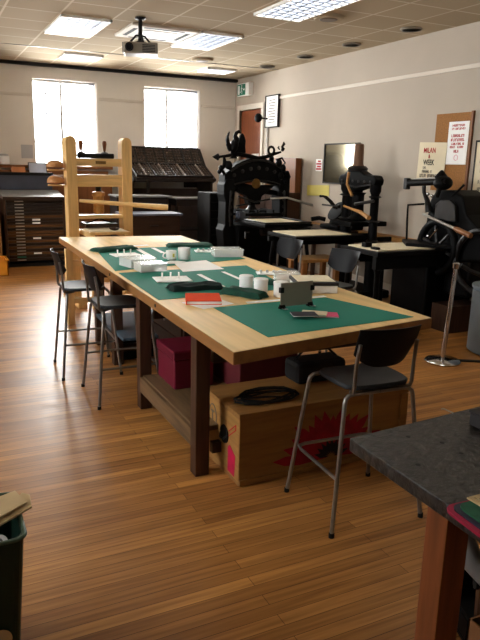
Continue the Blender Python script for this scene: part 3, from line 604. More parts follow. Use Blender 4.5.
# ------------------------------------------------------------------ bar stools
def make_stool(loc, rz, label):
    t = thing('bar_stool', label, 'stool', (0, 0, 0), 'black bar stools round the worktable')
    hx, hy, zs = .25, .225, .665
    for sy in (-1, 1):
        for sx in (-1, 1):
            foot = Vector((sx*hx, sy*hy, 0)); topp = Vector((sx*.185, sy*.165, zs-.045))
            p = [foot, foot.lerp(topp, .5), topp, topp+Vector((-sx*.006, -sy*.002, .02)), topp+Vector((-sx*.022, -sy*.004, .033)), topp+Vector((-sx*.05, -sy*.006, .037)), topp+Vector((-sx*.183, -sy*.006, .037))]
            l = build('leg', MB().tube(p, .0105, 10), 'tube', t, smooth=True); build('foot_cap', MB().lathe([(.013, 0), (.013, .022)], foot+Vector((0, 0, .0)), n=10), 'rub', l)
    f = lambda sx, sy, z: Vector((sx*(hx+(.185-hx)*z/(zs-.045)), sy*(hy+(.165-hy)*z/(zs-.045)), z))
    zf = .27; a, b, c, d = f(-1, -1, zf), f(-1, 1, zf), f(1, 1, zf), f(1, -1, zf)
    k = Vector
    build('footrest', MB().tube([a, b+k((0, -.05, 0)), b+k((.012, -.012, 0)), b+k((.05, 0, 0)), c+k((-.05, 0, 0)), c+k((-.012, -.012, 0)), c+k((0, -.05, 0)), d], .0085, 10), 'tube', t, smooth=True)
    # seat: rounded square dished slab
    s = MB(); n = 28; rings = []
    def ro(a_, r_):
        e = 4.5; c_, s_ = math.cos(a_), math.sin(a_); q = (abs(c_)**e+abs(s_)**e)**(-1/e); return Vector((c_*q*r_*.18, s_*q*r_*.165-.018, 0))
    prof = [(.0, .690), (.5, .691), (.85, .697), (.97, .699), (1.0, .692), (1.0, .680), (.95, .674), (0, .674)]
    for r_, z in prof:
        rings.append([s.bm.verts.new(ro(2*PI*j/n, max(r_, .01))+Vector((0, .0, z - (.012*max(0, math.sin(2*PI*j/n))**2*r_ if z > 0 else 0)))) for j in range(n)])
    for A, B in zip(rings, rings[1:]):
        for j in range(n): s.bm.faces.new((A[j], A[(j+1) % n], B[(j+1) % n], B[j]))
    s.bm.faces.new(rings[0][::-1]); s.bm.faces.new(rings[-1]); build('seat', s, 'seat', t, smooth=True)
    # curved backrest
    s = MB(); nu, nv = 14, 6; V = {}
    for side in (0, 1):
        for i in range(nu+1):
            for j in range(nv+1):
                u = i/nu*2-1; v = j/nv
                w_ = .16*(1-.07*(1-v)**2.5); z = .785+.185*v + (.055*(abs(u)**3.5)*(1-v)**1.8)
                y = -.195-.055*v+.035*u*u + (.007 if side else -.0)
                V[side, i, j] = s.bm.verts.new((u*w_, y, z))
    for i in range(nu):
        for j in range(nv):
            for side in (0, 1): s.bm.faces.new((V[side, i, j], V[side, i+1, j], V[side, i+1, j+1], V[side, i, j+1]))
    for i in range(nu):
        for j in (0, nv): s.bm.faces.new((V[0, i, j], V[0, i+1, j], V[1, i+1, j], V[1, i, j]))
    for j in range(nv):
        for i in (0, nu): s.bm.faces.new((V[0, i, j], V[0, i, j+1], V[1, i, j+1], V[1, i, j]))
    build('backrest', s, 'black', t, smooth=True)
    for sx in (-1, 1):
        build('back_support', MB().tube([(sx*.11, -.10, .664), (sx*.15, -.155, .664), (sx*.153, -.18, .675), (sx*.155, -.186, .70), (sx*.155, -.190, .80), (sx*.150, -.205, .90)], .009, 10), 'tube', t, smooth=True)
    t.location = loc; t.rotation_euler.z = rz
    return t
SG = 'black bar stools round the worktable'
st = make_stool((1.81, 2.36, 0), math.radians(-3), 'black bar stool with steel legs in front of the flower crate, nearest the camera')
dup(st, (1.185, 4.34, 0), math.radians(-90), 'black bar stool on the left side of the table, the nearer of the two there')
dup(st, (1.09, 5.02, 0), math.radians(-93), 'black bar stool on the left side of the table, the farther of the two there')
dup(st, (2.90, 5.2, 0), math.radians(104), 'black bar stool behind the table, its backrest left of the wooden bench legs')
dup(st, (2.95, 4.38, 0), math.radians(103), 'black bar stool behind the table, its backrest right of the wooden bench legs')

# ------------------------------------------------------------------ wooden hand press behind the table
t = thing('wooden_press', 'tall pale wooden hand press with screw and long bar behind the worktable', 'printing press', (1.87, 7.6, 0))
PY = 7.6
def cheek(x0, x1): 
    b = MB(); y0, y1 = PY-.09, PY+.09; xm = (x0+x1)/2; w_ = (x1-x0)/2
    pts = [(x0, y0, 0), (x1, y0, 0), (x1, y0, 1.85)]+[(xm+w_*math.cos(a), y0, 1.85+.065*math.sin(a)) for a in [PI*k/8 for k in range(1, 8)]]+[(x0, y0, 1.85)]
    b.prism(pts, (0, y1-y0, 0)); return build('cheek', b, 'pinez', t, bevel=.006)
cheek(1.475, 1.595); cheek(2.115, 2.235)
build('cap', MB().box(1.595, 2.115, PY-.07, PY+.07, 1.585, 1.672), 'pine', t, bevel=.004)
build('head', MB().box(1.595, 2.115, PY-.08, PY+.08, 1.355, 1.49), 'pine', t, bevel=.004)
build('till', MB().box(1.595, 2.115, PY-.08, PY+.08, .99, 1.03), 'pine', t, bevel=.004)
build('winter', MB().box(1.595, 2.115, PY-.08, PY+.08, .60, .74), 'pine', t, bevel=.004)
build('brass_plate', MB().box(1.81, 1.93, PY-.074, PY-.0705, 1.612, 1.645), 'gold', t)
build('screw', MB().lathe([(.03, 1.30), (.036, 1.31), (.03, 1.32), (.036, 1.33), (.03, 1.34), (.036, 1.354)], (1.85, PY, 0)), 'iron2', t, smooth=True)
build('hose', MB().lathe([(.05, 1.04), (.062, 1.06), (.062, 1.24), (.075, 1.25), (.075, 1.29), (.04, 1.30)], (1.85, PY, 0)), 'oak', t, smooth=True)
bp0, bp1 = Vector((1.60, PY-.12, 1.20)), Vector((2.56, PY-.42, 1.135))
build('bar', MB().tube([bp0, bp0.lerp(bp1, .2), bp0.lerp(bp1, .55), bp0.lerp(bp1, .93), bp1], [.018, .024, .024, .034, .034], 12), 'pine', t, smooth=True)
b = MB()
for sx in (-1, 1): b.tube([(1.85, PY, .985), (1.85+sx*.08, PY-.02, .955), (1.85+sx*.18, PY-.02, .935), (1.85+sx*.19, PY-.02, .91)], .008, 6)
build('platen_hooks', b, 'iron', t)
build('platen', MB().box(1.66, 2.05, PY-.14, PY+.14, .89, .935), 'dwoodx', t, bevel=.003)
build('carriage_rail', MB().box(1.64, 1.68, 7.10, 8.3, .80, .84), 'piney', t); build('carriage_rail', MB().box(2.02, 2.06, 7.10, 8.3, .80, .84), 'piney', t)
build('bed', MB().box(1.62, 2.09, 7.12, 7.58, .842, .872), 'piney', t, bevel=.004)
build('tympan', MB().box(1.65, 2.06, 7.15, 7.55, .8725, .88), 'cream', t)
b = MB()
for x in (1.54, 2.175): b.box(x-.05, x+.05, 7.2, 8.1, .0, .08)
build('foot', b, 'piney', t, bevel=.004)
for x in (1.64, 2.04): build('hind_post', MB().box(x, x+.05, 7.13, 7.18, 0, .80), 'pinez', t)
build('cross_rail', MB().box(1.69, 2.04, 7.14, 7.17, .3, .36), 'pine', t)
for zc in (1.58, 1.41): build('ball_rack', MB().box(1.28, 1.476, PY-.03, PY+.03, zc-.052, zc-.035), 'pine', t, bevel=.003)
for zc, w_ in ((1.58, 'upper'), (1.41, 'lower')):
    q = thing('ink_ball', 'tan leather ink ball on the left post of the wooden press, %s one' % w_, 'ink ball', (1.365, PY, zc-.034), 'leather ink balls on the wooden press')
    build('leather_pad', MB().lathe([(.085, -.012), (.096, .0), (.092, .03), (.07, .058), (.035, .072), (.0, .075)], (1.365, PY, zc-.01)), 'leather', q, smooth=True)
    build('cup', MB().lathe([(.03, -.0235), (.07, -.02), (.10, -.004), (.092, .004)], (1.365, PY, zc-.01)), 'bwood', q, smooth=True)
q = thing('ink_roller', 'long black ink roller with two upright wooden handles on top of the wooden press', 'roller', (1.82, PY, 1.672), None)
build('cylinder', MB().lathe([(.012, -.215), (.027, -.21), (.029, -.205), (.029, .205), (.027, .21), (.012, .215)], (1.83, PY, 1.702), ax='x'), 'rub', q, smooth=True)
for sx in (-1, 1):
    x = 1.80+sx*.135; build('roller_bracket', MB().lathe([(.05, 0), (.03, .015), (.012, .02), (.010, .03)], (x, PY, 1.728)), 'iron2', q, smooth=True)
    build('wooden_handle', MB().lathe([(.010, 0), (.014, .01), (.02, .05), (.026, .09), (.02, .115), (.006, .12)], (x, PY, 1.752)), 'bwood', q, smooth=True)
q = tag(build('ink_bowl', MB().lathe([(.02, 0), (.05, .012), (.062, .03), (.058, .03), (.045, .014), (.001, .01)], (1.93, 7.22, .8802)), 'dwood', smooth=True), 'small dark bowl on the cream board of the wooden press', 'bowl')

# ------------------------------------------------------------------ left type cabinet under the left window
t = thing('type_cabinet', 'tall cabinet of shallow type drawers with sloping top under the left window', 'cabinet', (1.53, 10.7, 0))
X0, X1, Y0, Y1 = 1.08, 2.0, 10.42, 11.0
zA, zB = aty(34, 197.5, Y0-.06).z, aty(34, 190, Y1).z
build('side_panel', MB().box(X0-.0, X0+.035, Y0, Y1, 0, zA-.031), 'dwood', t, bevel=.003); build('side_panel', MB().box(X1-.035, X1, Y0, Y1, 0, zA-.031), 'dwood', t, bevel=.003)
build('back_panel', MB().box(X0+.035, X1-.035, Y1-.02, Y1, .03, zA-.031), 'dwood', t); build('plinth', MB().box(X0+.035, X1-.035, Y0+.03, Y1-.02, 0, .05), 'dark', t)
tones = ['case', 'case', 'case', 'case', 'case', 'drawerw', 'dwoodx', 'dwoodx', 'drawerw', 'case', 'drawerw', 'drawerw', 'dwoodx', 'drawerw', 'case', 'drawerw', 'dwoodx', 'drawerw', 'dwoodx', 'dwoodx']
for k in range(20):
    z = zA-.08-k*.0475; d = build('drawer', MB().box(X0+.04, X1-.04, Y0-.005, Y1-.03, z, z+.041), tones[k], t, bevel=.002)
    build('pull', MB().box(X0+.16, X0+.29, Y0-.022, Y0-.0055, z+.012, z+.026), 'steel' if k not in (18,) else 'green', d, bevel=.002)
    if k in (6, 7, 12, 17): build('label_card', MB().box(X0+.41, X0+.53, Y0-.009, Y0-.0055, z+.008, z+.034), 'paper', d)
build('sloping_top', MB().prism([(X0-.0, Y0-.06, zA-.03), (X0-.0, Y1, zA-.03), (X0-.0, Y1, zB), (X0-.0, Y0-.06, zA)], (X1-X0, 0, 0)), 'greytop', t, bevel=.004)
build('front_lip', MB().box(X0-.01, X1+.01, Y0-.075, Y0-.061, zA-.04, zA+.012), 'dwoodx', t)
q = thing('sloping_case', 'blue-grey case standing tilted on the back of the left type cabinet', 'case', (1.5, 10.9, 1.25))
zC, zD = zB+.004, aty(34, 172.5, 11.02).z
build('panel', MB().box(X0+.03, X1-.08, 11.01, 11.03, zC, zD-.05), 'bluegrey', q, bevel=.003); build('top_rail', MB().box(X0+.03, X1-.06, 11.0, 11.06, zD-.049, zD), 'dark', q, bevel=.004)
build('side_rail', MB().box(X0-.02, X0+.029, 11.0, 11.06, zC, zD-.03), 'dark', q)
# counter behind with odds and ends
t = thing('back_counter', 'brown wooden counter along the wall under the left window', 'counter', (.9, 11.3, 0))
build('counter_top', MB().box(-.2, 2.95, 11.10, 11.57, 1.36, 1.40), 'bwoodx', t, bevel=.003); build('cabinet_body', MB().box(-.2, 2.95, 11.12, 11.56, 0, 1.359), 'bwood', t)
build('upper_rail', MB().box(-.2, 2.95, 11.36, 11.40, 1.401, 1.47), 'bwoodx', t)
tag(build('cardboard_box', MB().box(1.33, 1.53, 11.15, 11.34, 1.4005, 1.52), mat('orange_card', (208, 132, 82), .7), bevel=.004), 'orange-brown box on the counter left of the open laptop', 'box')
q = thing('laptop', 'open laptop with pale screen on the counter above the left type cabinet', 'laptop', (1.75, 11.2, 1.4)); 
build('base', MB().box(1.6, 1.9, 11.1, 11.3, 1.4005, 1.415), 'ink', q, bevel=.003); sc = build('lid', MB().box(1.6, 1.9, 11.3, 11.31, 1.415, 1.60, Rx(-12), (1.75, 11.3, 1.415)), 'ink', q, bevel=.003)
build('screen', MB().box(1.612, 1.888, 11.2985, 11.2995, 1.427, 1.59, Rx(-12), (1.75, 11.3, 1.415)), 'screen', q)
tag(build('wall_paper_notice', MB().box(1.54, 1.73, YB-.006, YB-.001, 1.66, 1.88), 'lgrey'), 'grey notice on the back wall just left of the left window', 'notice')
q = thing('white_caddy', 'white container at the left edge of the photo on the window ledge', 'container', (1.22, 11.5, 1.551))
build('body', MB().lathe([(.07, 0), (.09, .01), (.095, .13), (.085, .14)], (1.24, 11.5, 1.551)), 'white', q, smooth=True); build('lid', MB().lathe([(.088, .14), (.08, .165), (.02, .175)], (1.24, 11.5, 1.551)), 'lgrey', q, smooth=True)
# cabinet at left picture edge
t = thing('plan_chest', 'wooden chest at the left edge of the photo beside the type cabinet', 'cabinet', (.75, 10.5, 0))
build('body', MB().box(.45, 1.0, 10.2, 10.9, 0, .85), 'oak', t, bevel=.004)
for k in range(3): build('drawer', MB().box(.48, .97, 10.185, 10.199, .06+k*.26, .28+k*.26), 'oak', t, bevel=.002)
t = thing('yellow_bin', 'yellow-orange plastic crate on the floor at the left edge of the photo', 'crate', (.86, 9.9, 0)); b = MB()
for q in ((.7, 1.02, 9.7, 9.715), (.7, 1.02, 10.085, 10.1), (.7, .715, 9.7, 10.1), (1.005, 1.02, 9.7, 10.1)): b.box(*q, 0, .22)
b.box(.7, 1.02, 9.7, 10.1, 0, .012); build('tub', b, mat('orange_plastic', (226, 150, 46), .45), t); build('rim', MB().tube([(.69, 9.69, .225), (1.03, 9.69, .225), (1.03, 10.11, .225), (.69, 10.11, .225)], .009, 6, True), mat('orange_plastic', (226, 150, 46), .45), t)

# ------------------------------------------------------------------ composing frame with sloping type cases (right window)
t = thing('composing_frame', 'dark composing frame holding two sloping rows of type cases under the right window', 'composing frame', (3.85, 10.9, 0))
FX0, FX1 = 3.16, 4.66
for x in (FX0, FX1-.05):
    build('side_frame', MB().prism([(x, 10.70, 0), (x, 11.35, 0), (x, 11.35, 1.90), (x, 11.30, 1.90), (x, 11.02, 1.60), (x, 10.55, 1.38), (x, 10.55, 1.345), (x, 10.70, 1.30)], (.05, 0, 0)), 'case', t, bevel=.003)
build('front_rail', MB().box(FX0+.05, FX1-.05, 10.53, 10.57, 1.335, 1.385), 'case', t); build('mid_rail', MB().box(FX0+.05, FX1-.05, 11.0, 11.04, 1.56, 1.59), 'case', t)
build('back_rail', MB().box(FX0+.05, FX1-.05, 11.31, 11.345, 1.2, 1.85), 'case', t)
for xx in (FX0+.25,): build('post', MB().box(xx, xx+.05, 10.6, 10.65, 0, 1.334), 'case', t)
build('foot_rail', MB().box(FX0+.05, FX1-.05, 10.75, 10.80, .18, .3), 'case', t)
build('lower_board', MB().box(FX0+.05, FX1-.05, 11.28, 11.31, .02, 1.19), mat('grey_brown_board', (94, 80, 74), .5, 0, .15, 5), t)
def type_case(x, p0, p1, w_, lb, grp, seed):
    # p0 = front lower edge (y,z), p1 = back upper edge
    rr = random.Random(seed); a = Vector((0, p1[0]-p0[0], p1[1]-p0[1])); L_ = a.length; a.normalize(); n = Vector((0, -a.z, a.y)); o = Vector((x, p0[0], p0[1]))
    q = thing('type_case', lb, 'type case', o, grp)
    def bb(mb, u0, u1, v0, v1, h0, h1):
        P = lambda u, v, h: o+Vector((u, 0, 0))+a*v+n*h
        mb.prism([P(u0, v0, h0), P(u1, v0, h0), P(u1, v1, h0), P(u0, v1, h0)], n*(h1-h0)); return mb
    build('bottom', bb(MB(), 0, w_, 0, L_, 0, .006), 'casein', q); f = MB()
    for r_ in ((0, w_, 0, .014), (0, w_, L_-.014, L_), (0, .012, .014, L_-.014), (w_-.012, w_, .014, L_-.014)): bb(f, *r_, .006, .045)
    build('rim', f, 'case', q); g = MB(); nx, ny = 7, 6
    for i in range(1, nx): u = w_*i/nx; bb(g, u-.003, u+.003, .014, L_-.014, .006, .038)
    for j in range(1, ny): v = L_*j/ny; bb(g, .012, w_-.012, v-.003, v+.003, .006, .038)
    build('divider', g, 'div', q); bb_ = bb(MB(), w_/2-.006, w_/2+.006, .014, L_-.014, .006, .046); build('centre_bar', bb_, 'divl' if seed % 2 else 'case', q)
    ty = MB()
    for i in range(nx):
        for j in range(ny):
            if rr.random() < .6: bb(ty, w_*i/nx+.012, w_*(i+1)/nx-.012, L_*j/ny+.012, L_*(j+1)/ny-.012, .006, .012+.01*rr.random())
    build('type_sorts', ty, 'iron2', q)
wc = (FX1-FX0-.12)/4
ORD = ['leftmost', 'second from left', 'second from right', 'rightmost']
for i in range(4):
    type_case(FX0+.055+i*(wc+.003), (11.045, 1.60), (11.29, 1.885), wc, 'type case in the steep upper row of the composing frame, %s' % ORD[i], 'type cases in the upper row', 2*i)
    type_case(FX0+.055+i*(wc+.003), (10.56, 1.392), (11.01, 1.592), wc, 'type case in the lower row of the composing frame, %s' % ORD[i], 'type cases in the lower row', 2*i+1)
tag(build('window_ledge_tray', MB().box(3.35, 4.3, 11.20, 11.275, 1.19, 1.30), 'lgrey', bevel=.003), 'pale long tray seen through the gap under the sloping type cases', 'tray')
# imposing stones / cabinets in front
t = thing('imposing_table', 'cabinet with grey slab top behind the wooden press bar', 'cabinet', (3.2, 10.2, 0))
build('slab', MB().prism([(2.7, 9.95, 1.10), (3.62, 9.95, 1.10), (3.62, 9.95, 1.125), (2.7, 9.95, 1.125)], (0, .01, 0)).slab([(2.7, 9.96), (3.62, 9.96), (3.56, 10.45), (2.7, 10.45)], 1.10, 1.125), 'greytop', t)
build('body', MB().box(2.72, 3.56, 9.99, 10.42, 0, 1.099), 'case', t, bevel=.003)
for k in range(4): build('drawer', MB().box(2.75, 3.53, 9.975, 9.989, .06+k*.26, .29+k*.26), 'case', t, bevel=.003)
t = thing('low_cabinet', 'lower brown wooden cabinet with dark blue-grey top beside the wooden press', 'cabinet', (3.15, 9.4, 0))
build('top', MB().box(2.62, 3.52, 9.2, 9.75, .87, .90), mat('bluegrey_top', (88, 92, 106), .3, 0, .1, 4), t, bevel=.004); build('body', MB().box(2.66, 3.48, 9.23, 9.72, 0, .869), 'dwood', t)
for k in range(3): d = build('drawer', MB().box(2.69, 3.45, 9.215, 9.229, .06+k*.27, .31+k*.27), 'dwoodx', t, bevel=.003); build('pull', MB().box(3.0, 3.14, 9.2, 9.2145, .17+k*.27, .19+k*.27), 'iron2', d)
t = thing('side_table', 'narrow dark table with thin light-edged top right of the grey slab cabinet', 'table', (4.05, 10.2, 0))
build('table_top', MB().box(3.68, 4.42, 9.98, 10.4, 1.065, 1.09), 'greytop', t, bevel=.003); build('apron', MB().box(3.72, 4.38, 10.0, 10.38, .96, 1.064), 'case', t)
for x, y in ((3.7, 10.0), (4.36, 10.0), (3.7, 10.34), (4.36, 10.34)): build('leg', MB().box(x, x+.04, y, y+.04, 0, .959), 'case', t)
build('under_shelf', MB().box(3.72, 4.38, 10.02, 10.36, .55, .57), 'case', t)
t = thing('black_cabinet', 'narrow black drawer cabinet left of the big eagle press', 'cabinet', (4.2, 9.4, 0))
build('body', MB().box(4.0, 4.36, 9.3, 9.8, 0, 1.2), 'dark', t, bevel=.004)
for k in range(9): build('drawer', MB().box(4.02, 4.34, 9.288, 9.299, .05+k*.127, .165+k*.127), 'iron', t, bevel=.002)
t = thing('low_bench', 'low reddish brown wooden bench behind the table near the composing frame', 'bench', (3.5, 8.9, 0))
build('seat', MB().box(3.15, 3.7, 8.7, 9.15, .42, .46), 'bwoodx', t, bevel=.004)
for x, y in ((3.17, 8.72), (3.63, 8.72), (3.17, 9.08), (3.63, 9.08)): build('leg', MB().box(x, x+.05, y, y+.05, 0, .419), 'bwood', t)
# brown cupboard against the right wall
t = thing('wall_cupboard', 'brown wooden cupboard against the right wall behind the eagle press', 'cupboard', (5.3, 9.5, 0))
build('upper_panel', MB().box(5.36, 5.47, 9.02, 10.05, 1.22, 1.76), 'bwood', t, bevel=.004); build('body', MB().box(5.12, 5.47, 9.02, 10.05, 0, 1.219), 'dwood', t, bevel=.004)
for k in range(2): d = build('door', MB().box(5.105, 5.119, 9.04+k*.51, 9.53+k*.51, .05, 1.18), 'dwood', t, bevel=.002); build('knob', MB().lathe([(.008, 0), (.014, .02)], (5.105, 9.48+k*.13, .7), d=(-1, 0, 0), n=10), 'gold', d)

# ------------------------------------------------------------------ eagle press (big ornate iron hand press)
t = thing('eagle_press', 'large ornate black iron hand press topped with a spread eagle', 'printing press', (4.35, 8.5, 0))
ey = 8.5
def P(u, v, dy=0): return aty(u, v, ey+dy)
def xz(pts, y0, y1, m, name, bevel=.006):
    return build(name, MB().prism([(x, y0, z) for x, z in pts], (0, y1-y0, 0)), m, t, bevel=bevel)
# shaped side columns
for s_, cx in ((-1, 3.92), (1, 4.79)):
    o = lambda v: cx + s_*v
    pts = [(o(-.10), 0), (o(.16), 0), (o(.16), .06), (o(.10), .14), (o(.085), .5), (o(.11), .72), (o(.075), .80), (o(.07), 1.12), (o(.10), 1.22), (o(.10), 1.36), (o(.06), 1.44), (o(-.06), 1.44), (o(-.075), 1.30), (o(-.06), 1.1), (o(-.06), .8), (o(-.09), .7), (o(-.07), .14), (o(-.10), .06)]
    xz(pts, ey-.13, ey+.13, 'iron', 'column', .012)
    b = MB()
    for k in range(5): b.lathe([(.022, 0), (.028, .012), (.012, .02)], (cx, ey-.13, .85+k*.1), d=(0, -1, 0), n=12)
    b.tube([(cx, ey-.145, .78), (cx+s_*.02, ey-.15, 1.0), (cx, ey-.145, 1.28)], .014, 8)
    build('column_ornament', b, 'iron2', t, smooth=True)
for sx in (3.92, 4.79): build('foot', MB().box(sx-.16, sx+.16, ey-.42, ey+.42, 0, .10), 'iron', t, bevel=.02)
# arched staple head
out = []; inn = []
for k in range(13):
    a = k/12; x = 3.84+a*1.06; out.append((x, 1.50+.24*math.sin(PI*a)**.8)); inn.append((x, 1.30+.10*math.sin(PI*a)))
xz(out+inn[::-1], ey-.11, ey+.11, 'iron', 'arched_head', .012)
b = MB(); b.tube([(x, ey-.12, z-.03) for x, z in out[1:-1]], .014, 8); b.tube([(x, ey-.12, z+.025) for x, z in inn[1:-1]], .01, 8)
for k in range(7): b.lathe([(.025, 0), (.03, .01), (.01, .02)], (3.98+k*.13, ey-.11, 1.43+.17*math.sin(PI*(k+1)/8)), d=(0, -1, 0), n=10)
build('head_moulding', b, 'iron2', t, smooth=True)
build('crown_panel', MB().prism([(4.02, ey-.09, 1.36), (4.66, ey-.09, 1.36), (4.56, ey-.09, 1.27), (4.45, ey-.09, 1.20), (4.42, ey-.09, 1.08), (4.24, ey-.09, 1.08), (4.21, ey-.09, 1.2), (4.1, ey-.09, 1.25)], (0, .15, 0)), 'iron', t, bevel=.01)
build('brass_badge', MB().lathe([(.07, 0), (.07, .012), (.05, .02)], (4.33, ey-.115, 1.38), d=(0, -1, 0)), 'gold', t, smooth=True)
build('stand', MB().box(4.02, 4.70, ey-.2, ey+.12, .10, .79), 'iron', t, bevel=.02)
b = MB()
for u, v, q in ((279, 163, .05), (283, 168, .045), (287, 173, .03), (281, 176, .045), (285, 181, .035)): b.ell(P(u, v, -.12), (q, .04, q*1.2), n=10, m=7)
b2 = MB()
for u, v, q in ((221, 168, .035), (219.5, 171.5, .03)): b2.ell(P(u, v, -.12), (q, .04, q*1.2), n=10, m=7)
build('scroll_ornament', b2, 'iron', t, smooth=True)
b.tube([P(276, 160, -.12), P(282, 158, -.12), P(285, 163, -.12), P(281, 167, -.12)], .014, 7); b.tube([P(288, 172, -.12), P(290, 177, -.12), P(287, 182, -.12)], .014, 7)
build('scroll_ornament', b, 'iron', t, smooth=True)
# main lever inside, pull bar and piston
build('main_lever', MB().tube([(3.95, ey-.02, 1.30), (4.15, ey-.03, 1.33), (4.45, ey-.03, 1.28), (4.72, ey-.02, 1.24)], [.05, .055, .05, .035], 10), 'iron', t, smooth=True)
build('piston', MB().lathe([(.10, .97), (.12, .99), (.07, 1.02), (.05, 1.06), (.045, 1.25), (.07, 1.28), (.04, 1.3)], (4.33, ey, 0)), 'iron2', t, smooth=True)
build('platen', MB().box(4.02, 4.69, ey-.26, ey+.26, .925, .97), 'iron', t, bevel=.006)
b = MB()
for k in range(-2, 3): b.box(4.33+k*.13-.012, 4.33+k*.13+.012, ey-.2, ey+.2, .9705, 1.01)
build('platen_ribs', b, 'iron', t)
build('pull_bar', MB().tube([(4.55, ey-.16, 1.17), (4.75, ey-.3, 1.19), (5.02, ey-.42, 1.11), (5.1, ey-.45, 1.09)], [.014, .014, .018, .018], 10), 'steel', t, smooth=True)
build('link_rods', MB().tube([(4.05, ey-.12, 1.2), (4.3, ey-.16, 1.12), (4.6, ey-.15, 1.17)], .014, 8).tube([(4.02, ey-.1, 1.06), (4.25, ey-.13, 1.1)], .012, 8), 'iron2', t, smooth=True)
# counterweight lever with arrow, ring and finial
lv = [P(218, 157, -.1), P(226, 156, -.1), P(238, 154, -.1), P(248, 156, -.1), P(258, 158.5, -.1), P(266, 157, -.1), P(274, 154, -.1), P(281, 152, -.1)]
build('counter_lever', MB().tube(lv, [.016, .02, .03, .032, .03, .026, .022, .014], 10), 'iron', t, smooth=True)
build('arrow_tip', MB().lathe([(.0, -.09), (.05, 0), (.022, .01), (.02, .03)], lv[0], d=(1, 0, 0), n=10), 'iron', t, smooth=True)
rc = P(271.3, 150.5, -.1); build('lever_ring', MB().tube([rc+Vector((.047*math.cos(a), 0, .052*math.sin(a))) for a in [k*PI/10 for k in range(20)]], .018, 8, True), 'iron', t, smooth=True)
fc = P(282, 151, -.1); fin = MB().tube([fc, fc+Vector((.02, 0, .035)), fc+Vector((0, 0, .06)), fc+Vector((.03, 0, .10)), fc+Vector((.02, 0, .13))], [.022, .03, .018, .022, .006], 8)
fin.tube([fc+Vector((-.04, 0, .02)), fc+Vector((-.07, 0, .045)), fc+Vector((-.05, 0, .06))], .012, 6); build('finial', fin, 'iron', t, smooth=True)
build('lever_post', MB().tube([P(271.5, 157, -.1), P(271.5, 166, -.05)], .035, 10).tube([P(224, 157, -.1), P(225, 163, -.1), P(222.5, 170, -.08), P(226, 178, -.05)], [.018, .035, .02, .03], 8), 'iron', t, smooth=True)
cw = P(228.5, 163, -.1); build('counterweight', MB().lathe([(.02, -.09), (.06, -.05), (.05, 0), (.025, .03)], cw, n=12), 'iron', t, smooth=True)
# eagle
b = MB(); bc = P(234, 146, -.1)
b.ell(bc, (.06, .065, .10), Ry(15)); b.ell(bc+Vector((.03, -.02, .085)), (.035, .04, .05)); 
nk = [bc+Vector((.02, -.02, .07)), bc+Vector((.0, -.03, .13)), bc+Vector((.02, -.03, .175)), bc+Vector((.055, -.03, .195)), bc+Vector((.09, -.03, .175))]
b.tube(nk, [.035, .028, .026, .024, .008], 10)
for sx in (-1, 1): b.tube([bc+Vector((sx*.03, 0, -.07)), bc+Vector((sx*.04, -.02, -.12)), bc+Vector((sx*.04, -.05, -.14))], [.024, .014, .01], 8)
body = build('eagle_body', b, 'iron', t, smooth=True)
def wing(base, outline, th, m='iron'):
    pts = [base+Vector((x, 0, z)) for x, z in outline]; build('eagle_wing', MB().prism(pts, (0, th, 0)), m, t, bevel=.008)
wing(bc+Vector((-.02, -.03, -.02)), [(0, .02), (-.05, .05), (-.07, .11), (-.085, .18), (-.07, .20), (-.10, .15), (-.115, .09), (-.105, .03), (-.085, -.02), (-.06, -.06), (-.02, -.03)], .03)
wing(bc+Vector((.03, .0, -.02)), [(0, .02), (.05, .08), (.06, .16), (.10, .20), (.13, .17), (.155, .10), (.15, .02), (.16, -.06), (.13, -.10), (.10, -.06), (.06, -.09), (.0, -.05)], .035)
build('eagle_perch', MB().lathe([(.07, -.16), (.04, -.14), (.05, -.12)], bc+Vector((0, 0, -.01)), n=12), 'iron', t, smooth=True)
# bed, rails, tympan, ribs legs
build('bed', MB().box(3.98, 4.72, 7.42, 8.36, .845, .885), 'iron', t, bevel=.006)
build('tympan', MB().box(4.03, 4.66, 7.46, 8.2, .8855, .895), 'cream', t, bevel=.003)
build('tympan_frame', MB().tube([(4.0, 7.44, .90), (4.70, 7.44, .90), (4.70, 8.24, .90), (4.0, 8.24, .90)], .012, 6, True), 'iron2', t)
for x in (4.1, 4.56): build('rail', MB().box(x, x+.05, 7.3, 9.2, .79, .844), 'iron', t, bevel=.004)
build('rail_leg', MB().tube([(4.12, 7.4, .79), (4.06, 7.38, .4), (4.12, 7.36, .05), (4.08, 7.30, .01)], [.03, .022, .026, .035], 10), 'iron', t, smooth=True); build('rail_leg', MB().tube([(4.58, 7.4, .79), (4.64, 7.38, .4), (4.58, 7.36, .05), (4.62, 7.30, .01)], [.03, .022, .026, .035], 10), 'iron', t, smooth=True)
build('rounce', MB().lathe([(.05, 0), (.05, .36)], (4.18, 7.9, .74), ax='x', n=16).tube([(4.0, 7.9, .74), (3.94, 7.9, .74), (3.92, 7.86, .66)], .012, 8), 'iron2', t, smooth=True)
build('grip', MB().tube([(4.80, 7.60, .93), (4.90, 7.56, .95), (4.98, 7.52, .93)], .03, 8), 'iron', t, smooth=True)
# small ink slab items left of press bed
q = thing('iron_block', 'small dark metal block with grey face on the near-left of the eagle press bed', 'block', (4.0, 8.1, .886))
build('block', MB().box(3.99, 4.09, 8.22, 8.33, .9, .99, Rz(10)), 'bluegrey', q, bevel=.008); build('base', MB().box(3.985, 4.095, 8.215, 8.335, .8855, .899), 'iron2', q)

